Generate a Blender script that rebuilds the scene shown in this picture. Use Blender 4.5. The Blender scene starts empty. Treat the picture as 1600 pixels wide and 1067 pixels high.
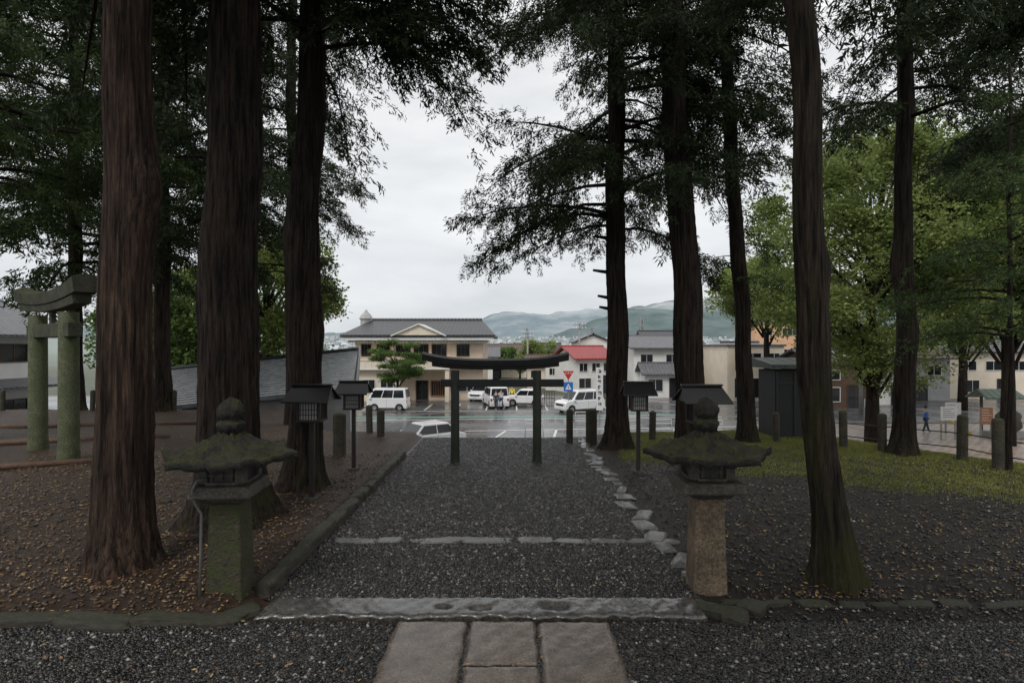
import bpy, math, random
import numpy as np
from mathutils import Vector, Matrix
random.seed(7); RNG=np.random.default_rng(7)
scene=bpy.context.scene
COL=scene.collection
R=math.radians

# ---------------------------------------------------------------- materials
def newmat(name):
    m=bpy.data.materials.new(name); m.use_nodes=True
    nt=m.node_tree; b=nt.nodes['Principled BSDF']
    return m,nt,b
def nd(nt,t,**kw):
    n=nt.nodes.new(t)
    for k,v in kw.items():
        if k in n.inputs: n.inputs[k].default_value=v
        else: setattr(n,k,v)
    return n
def L(nt,a,b): nt.links.new(a,b)
def c4(c): return (c[0],c[1],c[2],1)
def coords(nt,scale=(1,1,1)):
    tc=nd(nt,'ShaderNodeTexCoord'); mp=nd(nt,'ShaderNodeMapping')
    mp.inputs['Scale'].default_value=scale
    L(nt,tc.outputs['Object'],mp.inputs['Vector']); return mp.outputs['Vector']
def ramp(nt,fac,stops):
    r=nd(nt,'ShaderNodeValToRGB'); e=r.color_ramp.elements
    while len(e)<len(stops): e.new(0.5)
    for i,(p,c) in enumerate(stops): e[i].position=p; e[i].color=c4(c)
    L(nt,fac,r.inputs['Fac']); return r.outputs['Color']
def mixc(nt,fac,a,b,mode='MIX'):
    m=nd(nt,'ShaderNodeMix'); m.data_type='RGBA'; m.blend_type=mode
    for s,i in ((fac,0),(a,6),(b,7)):
        if isinstance(s,(int,float)): m.inputs[i].default_value=s
        elif isinstance(s,tuple): m.inputs[i].default_value=c4(s)
        else: L(nt,s,m.inputs[i])
    return m.outputs[2]
def bump(nt,b,h,strength=.5,dist=.02):
    n=nd(nt,'ShaderNodeBump'); n.inputs['Strength'].default_value=strength
    n.inputs['Distance'].default_value=dist
    L(nt,h,n.inputs['Height']); L(nt,n.outputs['Normal'],b.inputs['Normal'])
def noise(nt,v,scale,detail=6,rough=.6):
    n=nd(nt,'ShaderNodeTexNoise'); n.inputs['Scale'].default_value=scale
    n.inputs['Detail'].default_value=detail; n.inputs['Roughness'].default_value=rough
    L(nt,v,n.inputs['Vector']); return n.outputs['Fac']
def M(name,c1,c2=None,scale=4,rough=.6,bmp=.2,dist=.01,stretch=(1,1,1),metal=0,moss=0,mosscol=(.03,.042,.012),fine=None,speck=0,coat=0):
    m,nt,b=newmat(name); c2=c2 or tuple(x*.7 for x in c1)
    v=coords(nt,stretch); f=noise(nt,v,scale)
    col=ramp(nt,f,[(.3,c2),(.7,c1)])
    if speck: col=mixc(nt,.85,col,ramp(nt,noise(nt,v,speck,4,.8),[(.38,(.3,.3,.3)),(.5,(.8,.8,.8)),(.66,(1.5,1.45,1.4))]),'MULTIPLY')
    if moss:
        g=nd(nt,'ShaderNodeNewGeometry'); s=nd(nt,'ShaderNodeSeparateXYZ'); L(nt,g.outputs['Normal'],s.inputs[0])
        n2=noise(nt,v,scale*1.3,8,.7)
        a=nd(nt,'ShaderNodeMath',operation='MULTIPLY_ADD'); L(nt,s.outputs['Z'],a.inputs[0]); a.inputs[1].default_value=.14; L(nt,n2,a.inputs[2])
        mr=nd(nt,'ShaderNodeMapRange'); L(nt,a.outputs[0],mr.inputs[0]); mr.inputs[1].default_value=.72-moss*.35; mr.inputs[2].default_value=.86-moss*.35
        col=mixc(nt,mr.outputs[0],col,mosscol)
    L(nt,col,b.inputs['Base Color']); b.inputs['Roughness'].default_value=rough; b.inputs['Metallic'].default_value=metal
    if coat: b.inputs['Coat Weight'].default_value=coat; b.inputs['Coat Roughness'].default_value=.15
    if bmp: bump(nt,b,noise(nt,v,fine or scale*6,8,.7),bmp,dist)
    return m
def leafmat(name,c1,c2,trans=.35,scale=1.2):
    m,nt,b=newmat(name); v=coords(nt)
    g=nd(nt,'ShaderNodeNewGeometry')
    f=noise(nt,v,scale,3,.6)
    a=nd(nt,'ShaderNodeMath',operation='MULTIPLY_ADD'); L(nt,g.outputs['Random Per Island'],a.inputs[0]); a.inputs[1].default_value=.5
    s=nd(nt,'ShaderNodeMath',operation='SUBTRACT'); L(nt,f,s.inputs[0]); s.inputs[1].default_value=.25
    L(nt,s.outputs[0],a.inputs[2])
    col=ramp(nt,a.outputs[0],[(.15,c2),(.8,c1)])
    L(nt,col,b.inputs['Base Color']); b.inputs['Roughness'].default_value=.55
    b.inputs['Specular IOR Level'].default_value=.25
    t=nd(nt,'ShaderNodeBsdfTranslucent'); L(nt,col,t.inputs['Color'])
    mx=nd(nt,'ShaderNodeMixShader'); mx.inputs[0].default_value=trans
    L(nt,b.outputs[0],mx.inputs[1]); L(nt,t.outputs[0],mx.inputs[2])
    L(nt,mx.outputs[0],nt.nodes['Material Output'].inputs['Surface'])
    return m
def barkmat(name,c1,c2,moss=0.,mtop=2.2):
    m,nt,b=newmat(name); v=coords(nt,(1,1,.055))
    f=noise(nt,v,24,8,.7); f2=noise(nt,v,75,6,.75)
    tc=coords(nt,(1,1,1)); big=noise(nt,tc,1.3,5,.65); v3=coords(nt,(1,1,.25)); pl=noise(nt,v3,7,5,.6)
    col=ramp(nt,f,[(.38,c2),(.5,tuple((x+y)/2.2 for x,y in zip(c1,c2))),(.62,c1)])
    col=mixc(nt,.75,col,ramp(nt,f2,[(.35,(.35,.35,.35)),(.65,(1.25,1.25,1.25))]),'MULTIPLY')
    col=mixc(nt,.6,col,ramp(nt,big,[(.35,(.45,.47,.5)),(.65,(1.1,1.05,1.0))]),'MULTIPLY')
    col=mixc(nt,.5,col,ramp(nt,pl,[(.35,(.5,.5,.5)),(.65,(1.15,1.1,1.1))]),'MULTIPLY')
    if moss:
        sx=nd(nt,'ShaderNodeSeparateXYZ'); L(nt,tc,sx.inputs[0])
        mr=nd(nt,'ShaderNodeMapRange'); L(nt,sx.outputs['Z'],mr.inputs[0]); mr.inputs[1].default_value=mtop; mr.inputs[2].default_value=0; mr.inputs[3].default_value=0; mr.inputs[4].default_value=.22
        n3=noise(nt,coords(nt,(1,1,.3)),3.5,8,.7)
        ad=nd(nt,'ShaderNodeMath',operation='ADD'); L(nt,mr.outputs[0],ad.inputs[0]); L(nt,n3,ad.inputs[1])
        m2=nd(nt,'ShaderNodeMapRange'); L(nt,ad.outputs[0],m2.inputs[0]); m2.inputs[1].default_value=.74-.16*moss; m2.inputs[2].default_value=.92-.16*moss; m2.inputs[4].default_value=.8
        col=mixc(nt,m2.outputs[0],col,(.045,.046,.014))
    L(nt,col,b.inputs['Base Color']); b.inputs['Roughness'].default_value=.85; b.inputs['Specular IOR Level'].default_value=.2
    h=nd(nt,'ShaderNodeMath',operation='MULTIPLY_ADD'); L(nt,f2,h.inputs[0]); h.inputs[1].default_value=.4; L(nt,f,h.inputs[2])
    bump(nt,b,h.outputs[0],1.0,.06)
    return m
BARK=barkmat('cedar_bark',(.155,.100,.072),(.015,.011,.009))
BARK2=barkmat('dark_cedar_bark',(.085,.063,.050),(.010,.008,.007),.4,1.4)
BARKM=barkmat('mossy_cedar_bark',(.10,.078,.055),(.013,.011,.009),.9,3.4)
BARKD=barkmat('dark_bark',(.07,.055,.043),(.011,.009,.008),.4)
NEEDLE=leafmat('cedar_foliage',(.048,.074,.026),(.011,.020,.008),.3)
NEEDLE2=leafmat('cedar_foliage_fresh',(.085,.130,.038),(.016,.033,.012),.36)
LEAF=leafmat('broad_leaves',(.32,.385,.12),(.09,.13,.04),.45,.35)
LEAF2=leafmat('maple_leaves',(.18,.26,.075),(.05,.095,.028),.42,.6)
GRASSM=leafmat('grass_blades',(.33,.34,.085),(.13,.15,.04),.4,.7)
STONE=M('weathered_stone',(.12,.11,.088),(.035,.032,.027),6,.65,.9,.025,moss=.25,speck=50)
STONEM=M('mossy_stone',(.09,.075,.05),(.025,.022,.016),5,.75,1.0,.03,moss=.6,speck=40,mosscol=(.042,.047,.014))
ROOFST=M('lantern_cap_stone',(.042,.039,.033),(.011,.011,.010),7,.75,1.0,.07,moss=.5,mosscol=(.056,.056,.012),speck=26)
TORIIST=M('torii_stone',(.14,.15,.085),(.055,.07,.032),3,.85,.7,.015,moss=.6,speck=40,mosscol=(.06,.072,.025))
TORIIT=M('torii_top_stone',(.09,.095,.06),(.03,.034,.02),4,.85,.9,.03,moss=.55,speck=40,mosscol=(.045,.052,.016))
TORIID=M('dark_torii',(.016,.017,.015),(.007,.008,.007),4,.55,.5,.01,moss=.2,mosscol=(.014,.018,.008))
TORIIP=M('torii_pillar_mossy',(.028,.034,.020),(.010,.013,.009),4,.6,.5,.01,moss=.35,mosscol=(.022,.030,.010))
FLAT=M('wet_slate',(.17,.165,.15),(.05,.05,.047),7,.28,.8,.014,speck=40,fine=34,coat=.35)
SILLM=M('wet_sill_stone',(.11,.10,.085),(.030,.028,.026),5,.2,.8,.014,speck=34,fine=16,coat=.7)
KERB=M('dark_edging_stone',(.10,.086,.063),(.027,.024,.019),6,.6,.9,.025,moss=.4,speck=35)
SLAB=M('granite_paving',(.225,.175,.135),(.095,.074,.057),5,.26,.9,.014,fine=40,speck=55,coat=.5)
WOODD=M('dark_wood',(.03,.020,.016),(.011,.009,.008),5,.45,.4,.006,(8,8,1))
WOODR=M('lantern_roof_metal',(.018,.017,.017),(.009,.009,.009),4,.32,.1)
PAPER=M('lantern_panel',(.42,.42,.41),(.28,.28,.28),3,.5,0)
WHITEP=M('white_car_paint',(.84,.84,.84),(.78,.79,.80),1,.2,0)
GLASS=M('dark_glass',(.02,.024,.028),(.012,.014,.016),1,.08,0)
RUB=M('rubber',(.02,.02,.02),(.012,.012,.012),8,.8,0)
CHR=M('wheel_metal',(.45,.45,.46),(.35,.35,.36),3,.35,0,metal=.6)
REDL=M('red_lamp',(.45,.02,.02),(.35,.02,.02),3,.3,0)
LAMP=M('headlamp_glass',(.6,.62,.65),(.5,.5,.52),3,.15,0)
BLACKP=M('black_plastic',(.02,.02,.022),(.014,.014,.015),5,.5,0)
WALLT=M('beige_plaster',(.74,.60,.46),(.63,.51,.39),1.2,.8,.1)
WALLW=M('white_plaster',(.82,.81,.78),(.70,.69,.66),1.0,.8,.1)
WALLC=M('cream_plaster',(.82,.72,.58),(.70,.61,.49),1.0,.8,.1)
WALLO=M('salmon_plaster',(.74,.44,.27),(.64,.38,.23),1.0,.8,.1)
WALLG=M('grey_siding',(.42,.42,.41),(.32,.32,.32),1.5,.7,.1)
WOODW=M('brown_timber_wall',(.13,.075,.045),(.06,.035,.025),2,.7,.2,.01,(6,6,1))
TRIMW=M('white_trim',(.76,.76,.74),(.66,.66,.64),2,.6,0)
def roofmat(name,c1,c2,per=.3,axis='Z',rough=.4,con=.6):
    m,nt,b=newmat(name); v=coords(nt)
    w=nd(nt,'ShaderNodeTexWave'); w.bands_direction=axis; w.inputs['Scale'].default_value=1/per*.314; w.inputs['Distortion'].default_value=.6
    L(nt,v,w.inputs['Vector'])
    f=noise(nt,v,3,6,.7)
    col=ramp(nt,f,[(.3,c2),(.7,c1)])
    col=mixc(nt,con,col,ramp(nt,w.outputs['Fac'],[(0,(.45,.45,.45)),(.4,(1,1,1))]),'MULTIPLY')
    L(nt,col,b.inputs['Base Color']); b.inputs['Roughness'].default_value=rough
    bump(nt,b,w.outputs['Fac'],.5,.04); return m
TILEG=roofmat('grey_roof_tiles',(.15,.15,.16),(.07,.07,.075),.35,'X')
TILED=roofmat('dark_roof_tiles',(.05,.05,.053),(.02,.02,.022),.4,'X',.4)
TILEL=roofmat('slate_shingles',(.26,.27,.28),(.11,.12,.13),.3,'Y',.22,.45)
TILER=roofmat('red_metal_roof',(.38,.05,.045),(.24,.028,.026),.45,'X',.4)
TILEB=roofmat('brown_roof',(.13,.08,.06),(.08,.05,.04),.4,'X',.5)
TILEGN=roofmat('green_metal_roof',(.15,.21,.16),(.09,.14,.10),.4,'X',.5)
KROOF=roofmat('dull_green_roof',(.06,.075,.06),(.035,.045,.037),.3,'X',.5)
def gravelmat(name,ca,cb,cc,scale=30,rough=.35):
    m,nt,b=newmat(name); v=coords(nt)
    vo=nd(nt,'ShaderNodeTexVoronoi'); vo.inputs['Scale'].default_value=scale; L(nt,v,vo.inputs['Vector'])
    s=nd(nt,'ShaderNodeSeparateColor'); L(nt,vo.outputs['Color'],s.inputs[0])
    col=ramp(nt,s.outputs[0],[(0,ca),(.6,cb),(1,cc)])
    f=noise(nt,v,1.3,5,.6)
    col=mixc(nt,.7,col,ramp(nt,f,[(.35,(.45,.40,.35)),(.65,(1,1,1))]),'MULTIPLY')
    L(nt,col,b.inputs['Base Color']); b.inputs['Roughness'].default_value=rough
    inv=nd(nt,'ShaderNodeMath',operation='SUBTRACT'); inv.inputs[0].default_value=1; L(nt,vo.outputs['Distance'],inv.inputs[1])
    bump(nt,b,inv.outputs[0],1,.03); return m
GRAVEL=gravelmat('wet_gravel',(.006,.006,.006),(.020,.019,.018),(.07,.065,.058),28,.28)
def islandmat(name,stops,rough):
    m,nt,b=newmat(name); g=nd(nt,'ShaderNodeNewGeometry')
    L(nt,ramp(nt,g.outputs['Random Per Island'],stops),b.inputs['Base Color']); b.inputs['Roughness'].default_value=rough; return m
PEB=islandmat('pebbles',[(0,(.006,.006,.007)),(.45,(.019,.018,.017)),(.8,(.048,.043,.035)),(.93,(.11,.10,.088)),(1,(.34,.33,.30))],.15)  # brightest share puts wet glints into the pebble colour
PEBB=islandmat('soil_pebbles',[(0,(.03,.022,.016)),(.6,(.09,.06,.042)),(1,(.2,.16,.12))],.55)
DEAD=islandmat('dead_leaves',[(0,(.08,.038,.018)),(.45,(.19,.095,.036)),(.85,(.32,.20,.075)),(1,(.52,.38,.14))],.6)
def groundmat():
    m,nt,b=newmat('ground_soil'); v=coords(nt)
    s=nd(nt,'ShaderNodeSeparateXYZ'); L(nt,v,s.inputs[0])
    f=noise(nt,v,1.1,8,.7); f2=noise(nt,v,16,8,.78)
    brown=ramp(nt,f2,[(.32,(.022,.013,.008)),(.5,(.064,.037,.022)),(.7,(.18,.108,.063))])
    dark=ramp(nt,f2,[(.32,(.009,.007,.005)),(.5,(.026,.020,.014)),(.7,(.08,.060,.042))])
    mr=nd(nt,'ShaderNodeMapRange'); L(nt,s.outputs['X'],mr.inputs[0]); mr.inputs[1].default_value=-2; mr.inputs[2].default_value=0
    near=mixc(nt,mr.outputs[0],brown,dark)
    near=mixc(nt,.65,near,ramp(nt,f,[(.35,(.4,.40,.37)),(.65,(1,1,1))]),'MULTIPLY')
    far=ramp(nt,noise(nt,v,.02,8,.6),[(.35,(.16,.21,.18)),(.6,(.24,.28,.25))])  # far ground colour has distance haze tinted in
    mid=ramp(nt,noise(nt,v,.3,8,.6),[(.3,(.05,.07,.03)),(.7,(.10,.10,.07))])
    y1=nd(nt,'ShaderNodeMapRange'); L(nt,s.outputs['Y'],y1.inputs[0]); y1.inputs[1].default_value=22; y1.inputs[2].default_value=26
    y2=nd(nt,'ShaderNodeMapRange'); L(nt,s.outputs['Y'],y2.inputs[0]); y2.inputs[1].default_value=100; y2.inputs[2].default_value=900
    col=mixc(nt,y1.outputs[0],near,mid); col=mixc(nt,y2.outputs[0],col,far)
    L(nt,col,b.inputs['Base Color']); b.inputs['Roughness'].default_value=.55; b.inputs['Specular IOR Level'].default_value=.4
    bump(nt,b,f2,1.0,.08); return m
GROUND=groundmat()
def asphaltmat():
    m,nt,b=newmat('wet_asphalt'); v=coords(nt)
    f=noise(nt,v,.35,8,.65); f2=noise(nt,v,30,4,.6)
    L(nt,ramp(nt,f,[(.35,(.07,.072,.076)),(.65,(.12,.12,.122))]),b.inputs['Base Color'])
    r=nd(nt,'ShaderNodeMapRange'); L(nt,f,r.inputs[0]); r.inputs[1].default_value=.4; r.inputs[2].default_value=.6; r.inputs[3].default_value=.12; r.inputs[4].default_value=.38
    L(nt,r.outputs[0],b.inputs['Roughness']); bump(nt,b,f2,.15,.004); return m
ASPH=asphaltmat()
def pavemat():
    m,nt,b=newmat('patterned_block_paving'); v=coords(nt)
    br=nd(nt,'ShaderNodeTexBrick'); L(nt,v,br.inputs['Vector']); br.inputs['Scale'].default_value=.9
    br.inputs['Color1'].default_value=c4((.42,.29,.22)); br.inputs['Color2'].default_value=c4((.14,.10,.09)); br.inputs['Mortar'].default_value=c4((.55,.51,.46)); br.inputs['Mortar Size'].default_value=.03
    L(nt,br.outputs['Color'],b.inputs['Base Color']); b.inputs['Roughness'].default_value=.3; return m
PAVE=pavemat()
def flatm(n,c,r=.5): return M(n,c,tuple(x*.85 for x in c),2,r,0)
PAINTL=flatm('road_paint_white',(.7,.7,.68)); PAINTG=flatm('road_paint_green',(.14,.38,.30)); YEL=flatm('yellow',(.75,.55,.03)); BLUE=flatm('sign_blue',(.02,.16,.55)); RED=flatm('sign_red',(.55,.02,.02)); WHITE=flatm('sign_white',(.8,.8,.8)); BLK=flatm('sign_black',(.02,.02,.02)); STEEL=M('galvanised_steel',(.35,.36,.36),(.25,.26,.26),4,.45,0,metal=.3); CONC=M('concrete',(.32,.31,.29),(.22,.21,.2),3,.8,.3); DGREEN=M('dark_green_panel',(.014,.017,.014),(.008,.010,.009),2,.7,.1); BROWN=flatm('brown_board',(.38,.17,.08)); SKIN=flatm('skin',(.5,.32,.24)); HAIR=flatm('hair',(.015,.012,.01)); NAVY=flatm('navy_cloth',(.03,.04,.08)); BLUEC=flatm('blue_cloth',(.04,.16,.5)); WHC=flatm('white_cloth',(.7,.7,.7)); YELC=flatm('yellow_cloth',(.75,.6,.06)); PLASTIC=flatm('grey_conduit',(.12,.12,.12))

# ---------------------------------------------------------------- mesh builder
import bmesh
class MB:
    def __init__(s): s.v=[]; s.f=[]
    def add(s,v,f):
        o=len(s.v); s.v+=[tuple(p) for p in v]; s.f+=[tuple(i+o for i in q) for q in f]; return s
    def box(s,x0,x1,y0,y1,z0,z1,tx=0,ty=0):
        return s.add([(x0,y0,z0),(x1,y0,z0),(x1,y1,z0),(x0,y1,z0),(x0+tx,y0+ty,z1),(x1-tx,y0+ty,z1),(x1-tx,y1-ty,z1),(x0+tx,y1-ty,z1)],
         [(3,2,1,0),(4,5,6,7),(0,1,5,4),(1,2,6,5),(2,3,7,6),(3,0,4,7)])
    def tube(s,pts,rad,n=8,cap=True):
        pts=[Vector(p) for p in pts]; o=len(s.v); 
        if not hasattr(rad,'__len__'): rad=[rad]*len(pts)
        for i,p in enumerate(pts):
            d=(pts[min(i+1,len(pts)-1)]-pts[max(i-1,0)]).normalized()
            a=Vector((0,1,0)) if abs(d.y)<.9 else Vector((1,0,0))
            u=d.cross(a).normalized(); w=d.cross(u)
            for k in range(n):
                t=2*math.pi*k/n; s.v.append(tuple(p+(u*math.cos(t)+w*math.sin(t))*rad[i]))
        for i in range(len(pts)-1):
            for k in range(n):
                s.f.append((o+i*n+k,o+i*n+(k+1)%n,o+(i+1)*n+(k+1)%n,o+(i+1)*n+k))
        if cap:
            s.f.append(tuple(o+k for k in range(n))[::-1]); s.f.append(tuple(o+(len(pts)-1)*n+k for k in range(n)))
        return s
    def lathe(s,prof,n=24,cx=0,cy=0,fn=None):
        o=len(s.v)
        for (r,z) in prof:
            for k in range(n):
                a=2*math.pi*k/n; rr,zz=(r,z) if fn is None else fn(r,z,a)
                s.v.append((cx+rr*math.cos(a),cy+rr*math.sin(a),zz))
        for i in range(len(prof)-1):
            for k in range(n): s.f.append((o+i*n+k,o+i*n+(k+1)%n,o+(i+1)*n+(k+1)%n,o+(i+1)*n+k))
        s.f.append(tuple(o+k for k in range(n))[::-1]); s.f.append(tuple(o+(len(prof)-1)*n+k for k in range(n)))
        return s
    def prism_y(s,poly,y0,y1):
        n=len(poly); return s.add([(x,y0,z) for x,z in poly]+[(x,y1,z) for x,z in poly],
          [tuple(range(n)),tuple(range(2*n-1,n-1,-1))]+[(i,i+n,(i+1)%n+n,(i+1)%n) for i in range(n)])
    def obj(s,name,mat,parent=None,smooth=False,bevel=0,seg=2,loc=None,ang=30):
        me=bpy.data.meshes.new(name); me.from_pydata(s.v,[],s.f); me.update()
        bm=bmesh.new(); bm.from_mesh(me); bmesh.ops.recalc_face_normals(bm,faces=bm.faces); bm.to_mesh(me); bm.free()
        me.materials.append(mat)
        if smooth: me.polygons.foreach_set('use_smooth',[True]*len(me.polygons))
        o=bpy.data.objects.new(name,me); COL.objects.link(o)
        if parent: o.parent=parent
        if loc: o.location=loc
        if bevel:
            b=o.modifiers.new('bevel','BEVEL'); b.width=bevel; b.segments=seg; b.limit_method='ANGLE'; b.angle_limit=R(ang)
        return o
def rawmesh(name,V,nper,mat,parent=None):
    V=np.asarray(V,dtype=np.float32).reshape(-1,3); n=len(V)//nper
    me=bpy.data.meshes.new(name); me.vertices.add(len(V)); me.vertices.foreach_set('co',V.ravel())
    me.loops.add(len(V)); me.loops.foreach_set('vertex_index',np.arange(len(V),dtype=np.int32))
    me.polygons.add(n); me.polygons.foreach_set('loop_start',np.arange(0,len(V),nper,dtype=np.int32))
    me.update(calc_edges=True); me.materials.append(mat)
    o=bpy.data.objects.new(name,me); COL.objects.link(o)
    if parent: o.parent=parent
    return o
def thing(name,label,cat,loc=(0,0,0),rz=0,group=None):
    e=bpy.data.objects.new(name,None); e.empty_display_size=.2; COL.objects.link(e); e.location=loc; e.rotation_euler=(0,0,rz)
    e['label']=label; e['category']=cat
    if group: e['group']=group
    return e
def tag(o,label,cat,group=None):
    o['label']=label; o['category']=cat
    if group: o['group']=group
    return o
def dup(src,loc,rz=None,label=None,scale=None):
    def rec(o,par):
        c=o.copy(); COL.objects.link(c)
        if par is not None: c.parent=par
        for ch in list(o.children): rec(ch,c)
        return c
    c=rec(src,None); c.location=loc
    if rz is not None: c.rotation_euler=(0,0,rz)
    if label: c['label']=label
    if scale: c.scale=scale
    return c
def structure(o): o['kind']='structure'; return o

# ---------------------------------------------------------------- ground
EX=[-6000,-8,-5.5,0,5,7.6,8.6,9.6,10.6,13,40,6000]; EYv=[20.5,20.5,15.2,15.0,15.6,16.2,14.0,12.2,10.9,10.0,9.5,9.5]
def sm(t): t=np.clip(t,0,1); return t*t*(3-2*t)
def nz(x,y): return np.sin(x*1.7+y*.9)*.4+np.sin(x*3.1-y*2.3+1)*.3+np.sin(x*6.7+y*5.1+2)*.2+np.sin(-x*11.3+y*9.7)*.12
def H(x,y):
    x=np.asarray(x,float); y=np.asarray(y,float)
    t=sm((y-np.interp(x,EX,EYv))/2.2); z=-3*t
    bl=sm((-2.42-x)/.22)*sm((y-4.9)/.35); br=sm((x-1.9)/.4)*sm((y-5.3)/.5)
    z=z+(bl*.13+br*.05+(bl+br)*.022*nz(x,y))*(1-t)
    z=z-.012*(1-np.maximum(bl,br))
    far=np.interp(y,[0,110,400,1500,3500,6000,9000],[0,0,-8,5,60,80,90]); return z+far
def h(x,y): return float(H(x,y))
def grid(name,xs,ys,mat,off=0,fn=H):
    X,Y=np.meshgrid(xs,ys); Z=fn(X,Y)+off; V=np.stack([X,Y,Z],-1).reshape(-1,3); nx=len(xs); ny=len(ys)
    i=np.arange(ny-1)[:,None]*nx+np.arange(nx-1)[None,:]; F=np.stack([i,i+1,i+nx+1,i+nx],-1).reshape(-1,4)
    me=bpy.data.meshes.new(name); me.from_pydata(V.tolist(),[],F.tolist()); me.update(); me.materials.append(mat)
    me.polygons.foreach_set('use_smooth',[True]*len(me.polygons))
    o=bpy.data.objects.new(name,me); COL.objects.link(o); return o
xs=np.concatenate([[-9000,-4000,-1500,-500,-200,-80,-40,-28],np.arange(-20,-8,.4),np.arange(-8,4,.11),np.arange(4,14,.3),[15,17,20,28,40,80,200,500,1500,4000,9000]])
ys=np.concatenate([[-60,-20,-5,0,2,3,4],np.arange(4.5,6,.08),np.arange(6,24,.2),[26,30,60,110,180,260,400,700,1100,1500,2200,3000,4000,6000,9000]])
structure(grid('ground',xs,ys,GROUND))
def sheet(name,x0,x1,y0,y1,z,mat):
    o=MB().add([(x0,y0,z),(x1,y0,z),(x1,y1,z),(x0,y1,z)],[(0,1,2,3)]).obj(name,mat); return structure(o)
sheet('gravel_path',-2.36,1.86,5.38,15.0,.004,GRAVEL)
sheet('gravel_forecourt',-14,16,-5,4.93,.004,GRAVEL)
sheet('car_park_asphalt',-60,16.5,17.4,62,-2.99,ASPH)
sheet('road_asphalt',16.5,60,40,62,-2.99,ASPH)
sheet('block_pavement',16.5,60,12.5,39.7,-2.99,PAVE)
k=MB().box(16.4,60,39.7,39.95,-3.1,-2.87).obj('pavement_kerb',CONC,bevel=.02); structure(k)
def marks(name,rects,mat,z=-2.984):
    m=MB()
    for (x0,y0,x1,y1,w) in rects:
        d=Vector((x1-x0,y1-y0,0)).normalized(); n=Vector((-d.y,d.x,0))*w/2
        a=Vector((x0,y0,z)); b=Vector((x1,y1,z)); m.add([a-n,b-n,b+n,a+n],[(0,1,2,3)])
    return structure(m.obj(name,mat))
marks('road_line_white',[(-14,41.2,16,43.4,.18),(-3,36.2,16,38.3,.18),(-14,47.2,16,47.2,.15),(2.4,33,2.9,37,.15),(-1.2,32.6,-.4,36.2,.15),(6.6,33.2,7.3,38,.15)]+[(-12.6+i*2.6,48,-12.6+i*2.6,53,.12) for i in range(9)]+[(10+i*2.5,33,10.5+i*2.5,37,.12) for i in range(3)],PAINTL)
marks('road_line_green',[(-14,42.7,16,44.9,.5)],PAINTG)

# ---------------------------------------------------------------- scatter helpers
def inst(T,P,D,S,roll=None):
    P=np.asarray(P,float); D=np.asarray(D,float); D=D/np.linalg.norm(D,axis=1,keepdims=True)
    up=np.array([0,0,1.]); Y=np.cross(up,D); ln=np.linalg.norm(Y,axis=1,keepdims=True); Y=np.where(ln<1e-3,[0,1,0],Y/np.maximum(ln,1e-6)); Z=np.cross(D,Y)
    idx=RNG.integers(0,len(T),len(P)); t=T[idx]
    S=np.asarray(S,float).reshape(-1,1,1)
    return P[:,None,:]+S*(t[:,:,0:1]*D[:,None]+t[:,:,1:2]*Y[:,None]+t[:,:,2:3]*Z[:,None])
def frond_template(K=36,nv=8,ln=(.06,.14),w=.0105,spread=.9,droop=.5,L0=.4):
    out=[]
    for _ in range(nv):
        q=[]
        for j in range(K):
            x=RNG.uniform(0,L0); base=np.array([x,RNG.normal(0,.05),-.25*x*x+RNG.normal(0,.03)])
            sd=1 if j%2 else -1
            d=np.array([RNG.uniform(.0,1),sd*RNG.uniform(.1,spread),-RNG.uniform(.0,droop*2)+.25]); d/=np.linalg.norm(d); l=RNG.uniform(*ln)
            s=np.cross(d,RNG.normal(0,1,3)); s/=np.linalg.norm(s); ww=w*RNG.uniform(.7,1.4)
            q+=[base,base+d*l*.5+s*ww,base+d*l,base+d*l*.5-s*ww]
        out.append(q)
    return np.array(out)
def leaf_template(K=14,nv=6,size=.16,rad=.35):
    out=[]
    for _ in range(nv):
        q=[]
        for j in range(K):
            b=RNG.normal(0,rad*.5,3)*np.array([1,1,.55]); d=RNG.normal(0,1,3); d[2]=-abs(d[2])*.5; d/=np.linalg.norm(d)
            s=np.cross(d,RNG.normal(0,1,3)); s/=np.linalg.norm(s); l=size*RNG.uniform(.6,1.3)
            q+=[b,b+d*l*.5+s*l*.32,b+d*l,b+d*l*.5-s*l*.32]
        out.append(q)
    return np.array(out)
FR=frond_template(); FRF=frond_template(K=24,ln=(.09,.18),w=.0155); FRC=frond_template(K=12,ln=(.16,.3),w=.035); LT=leaf_template()

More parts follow.
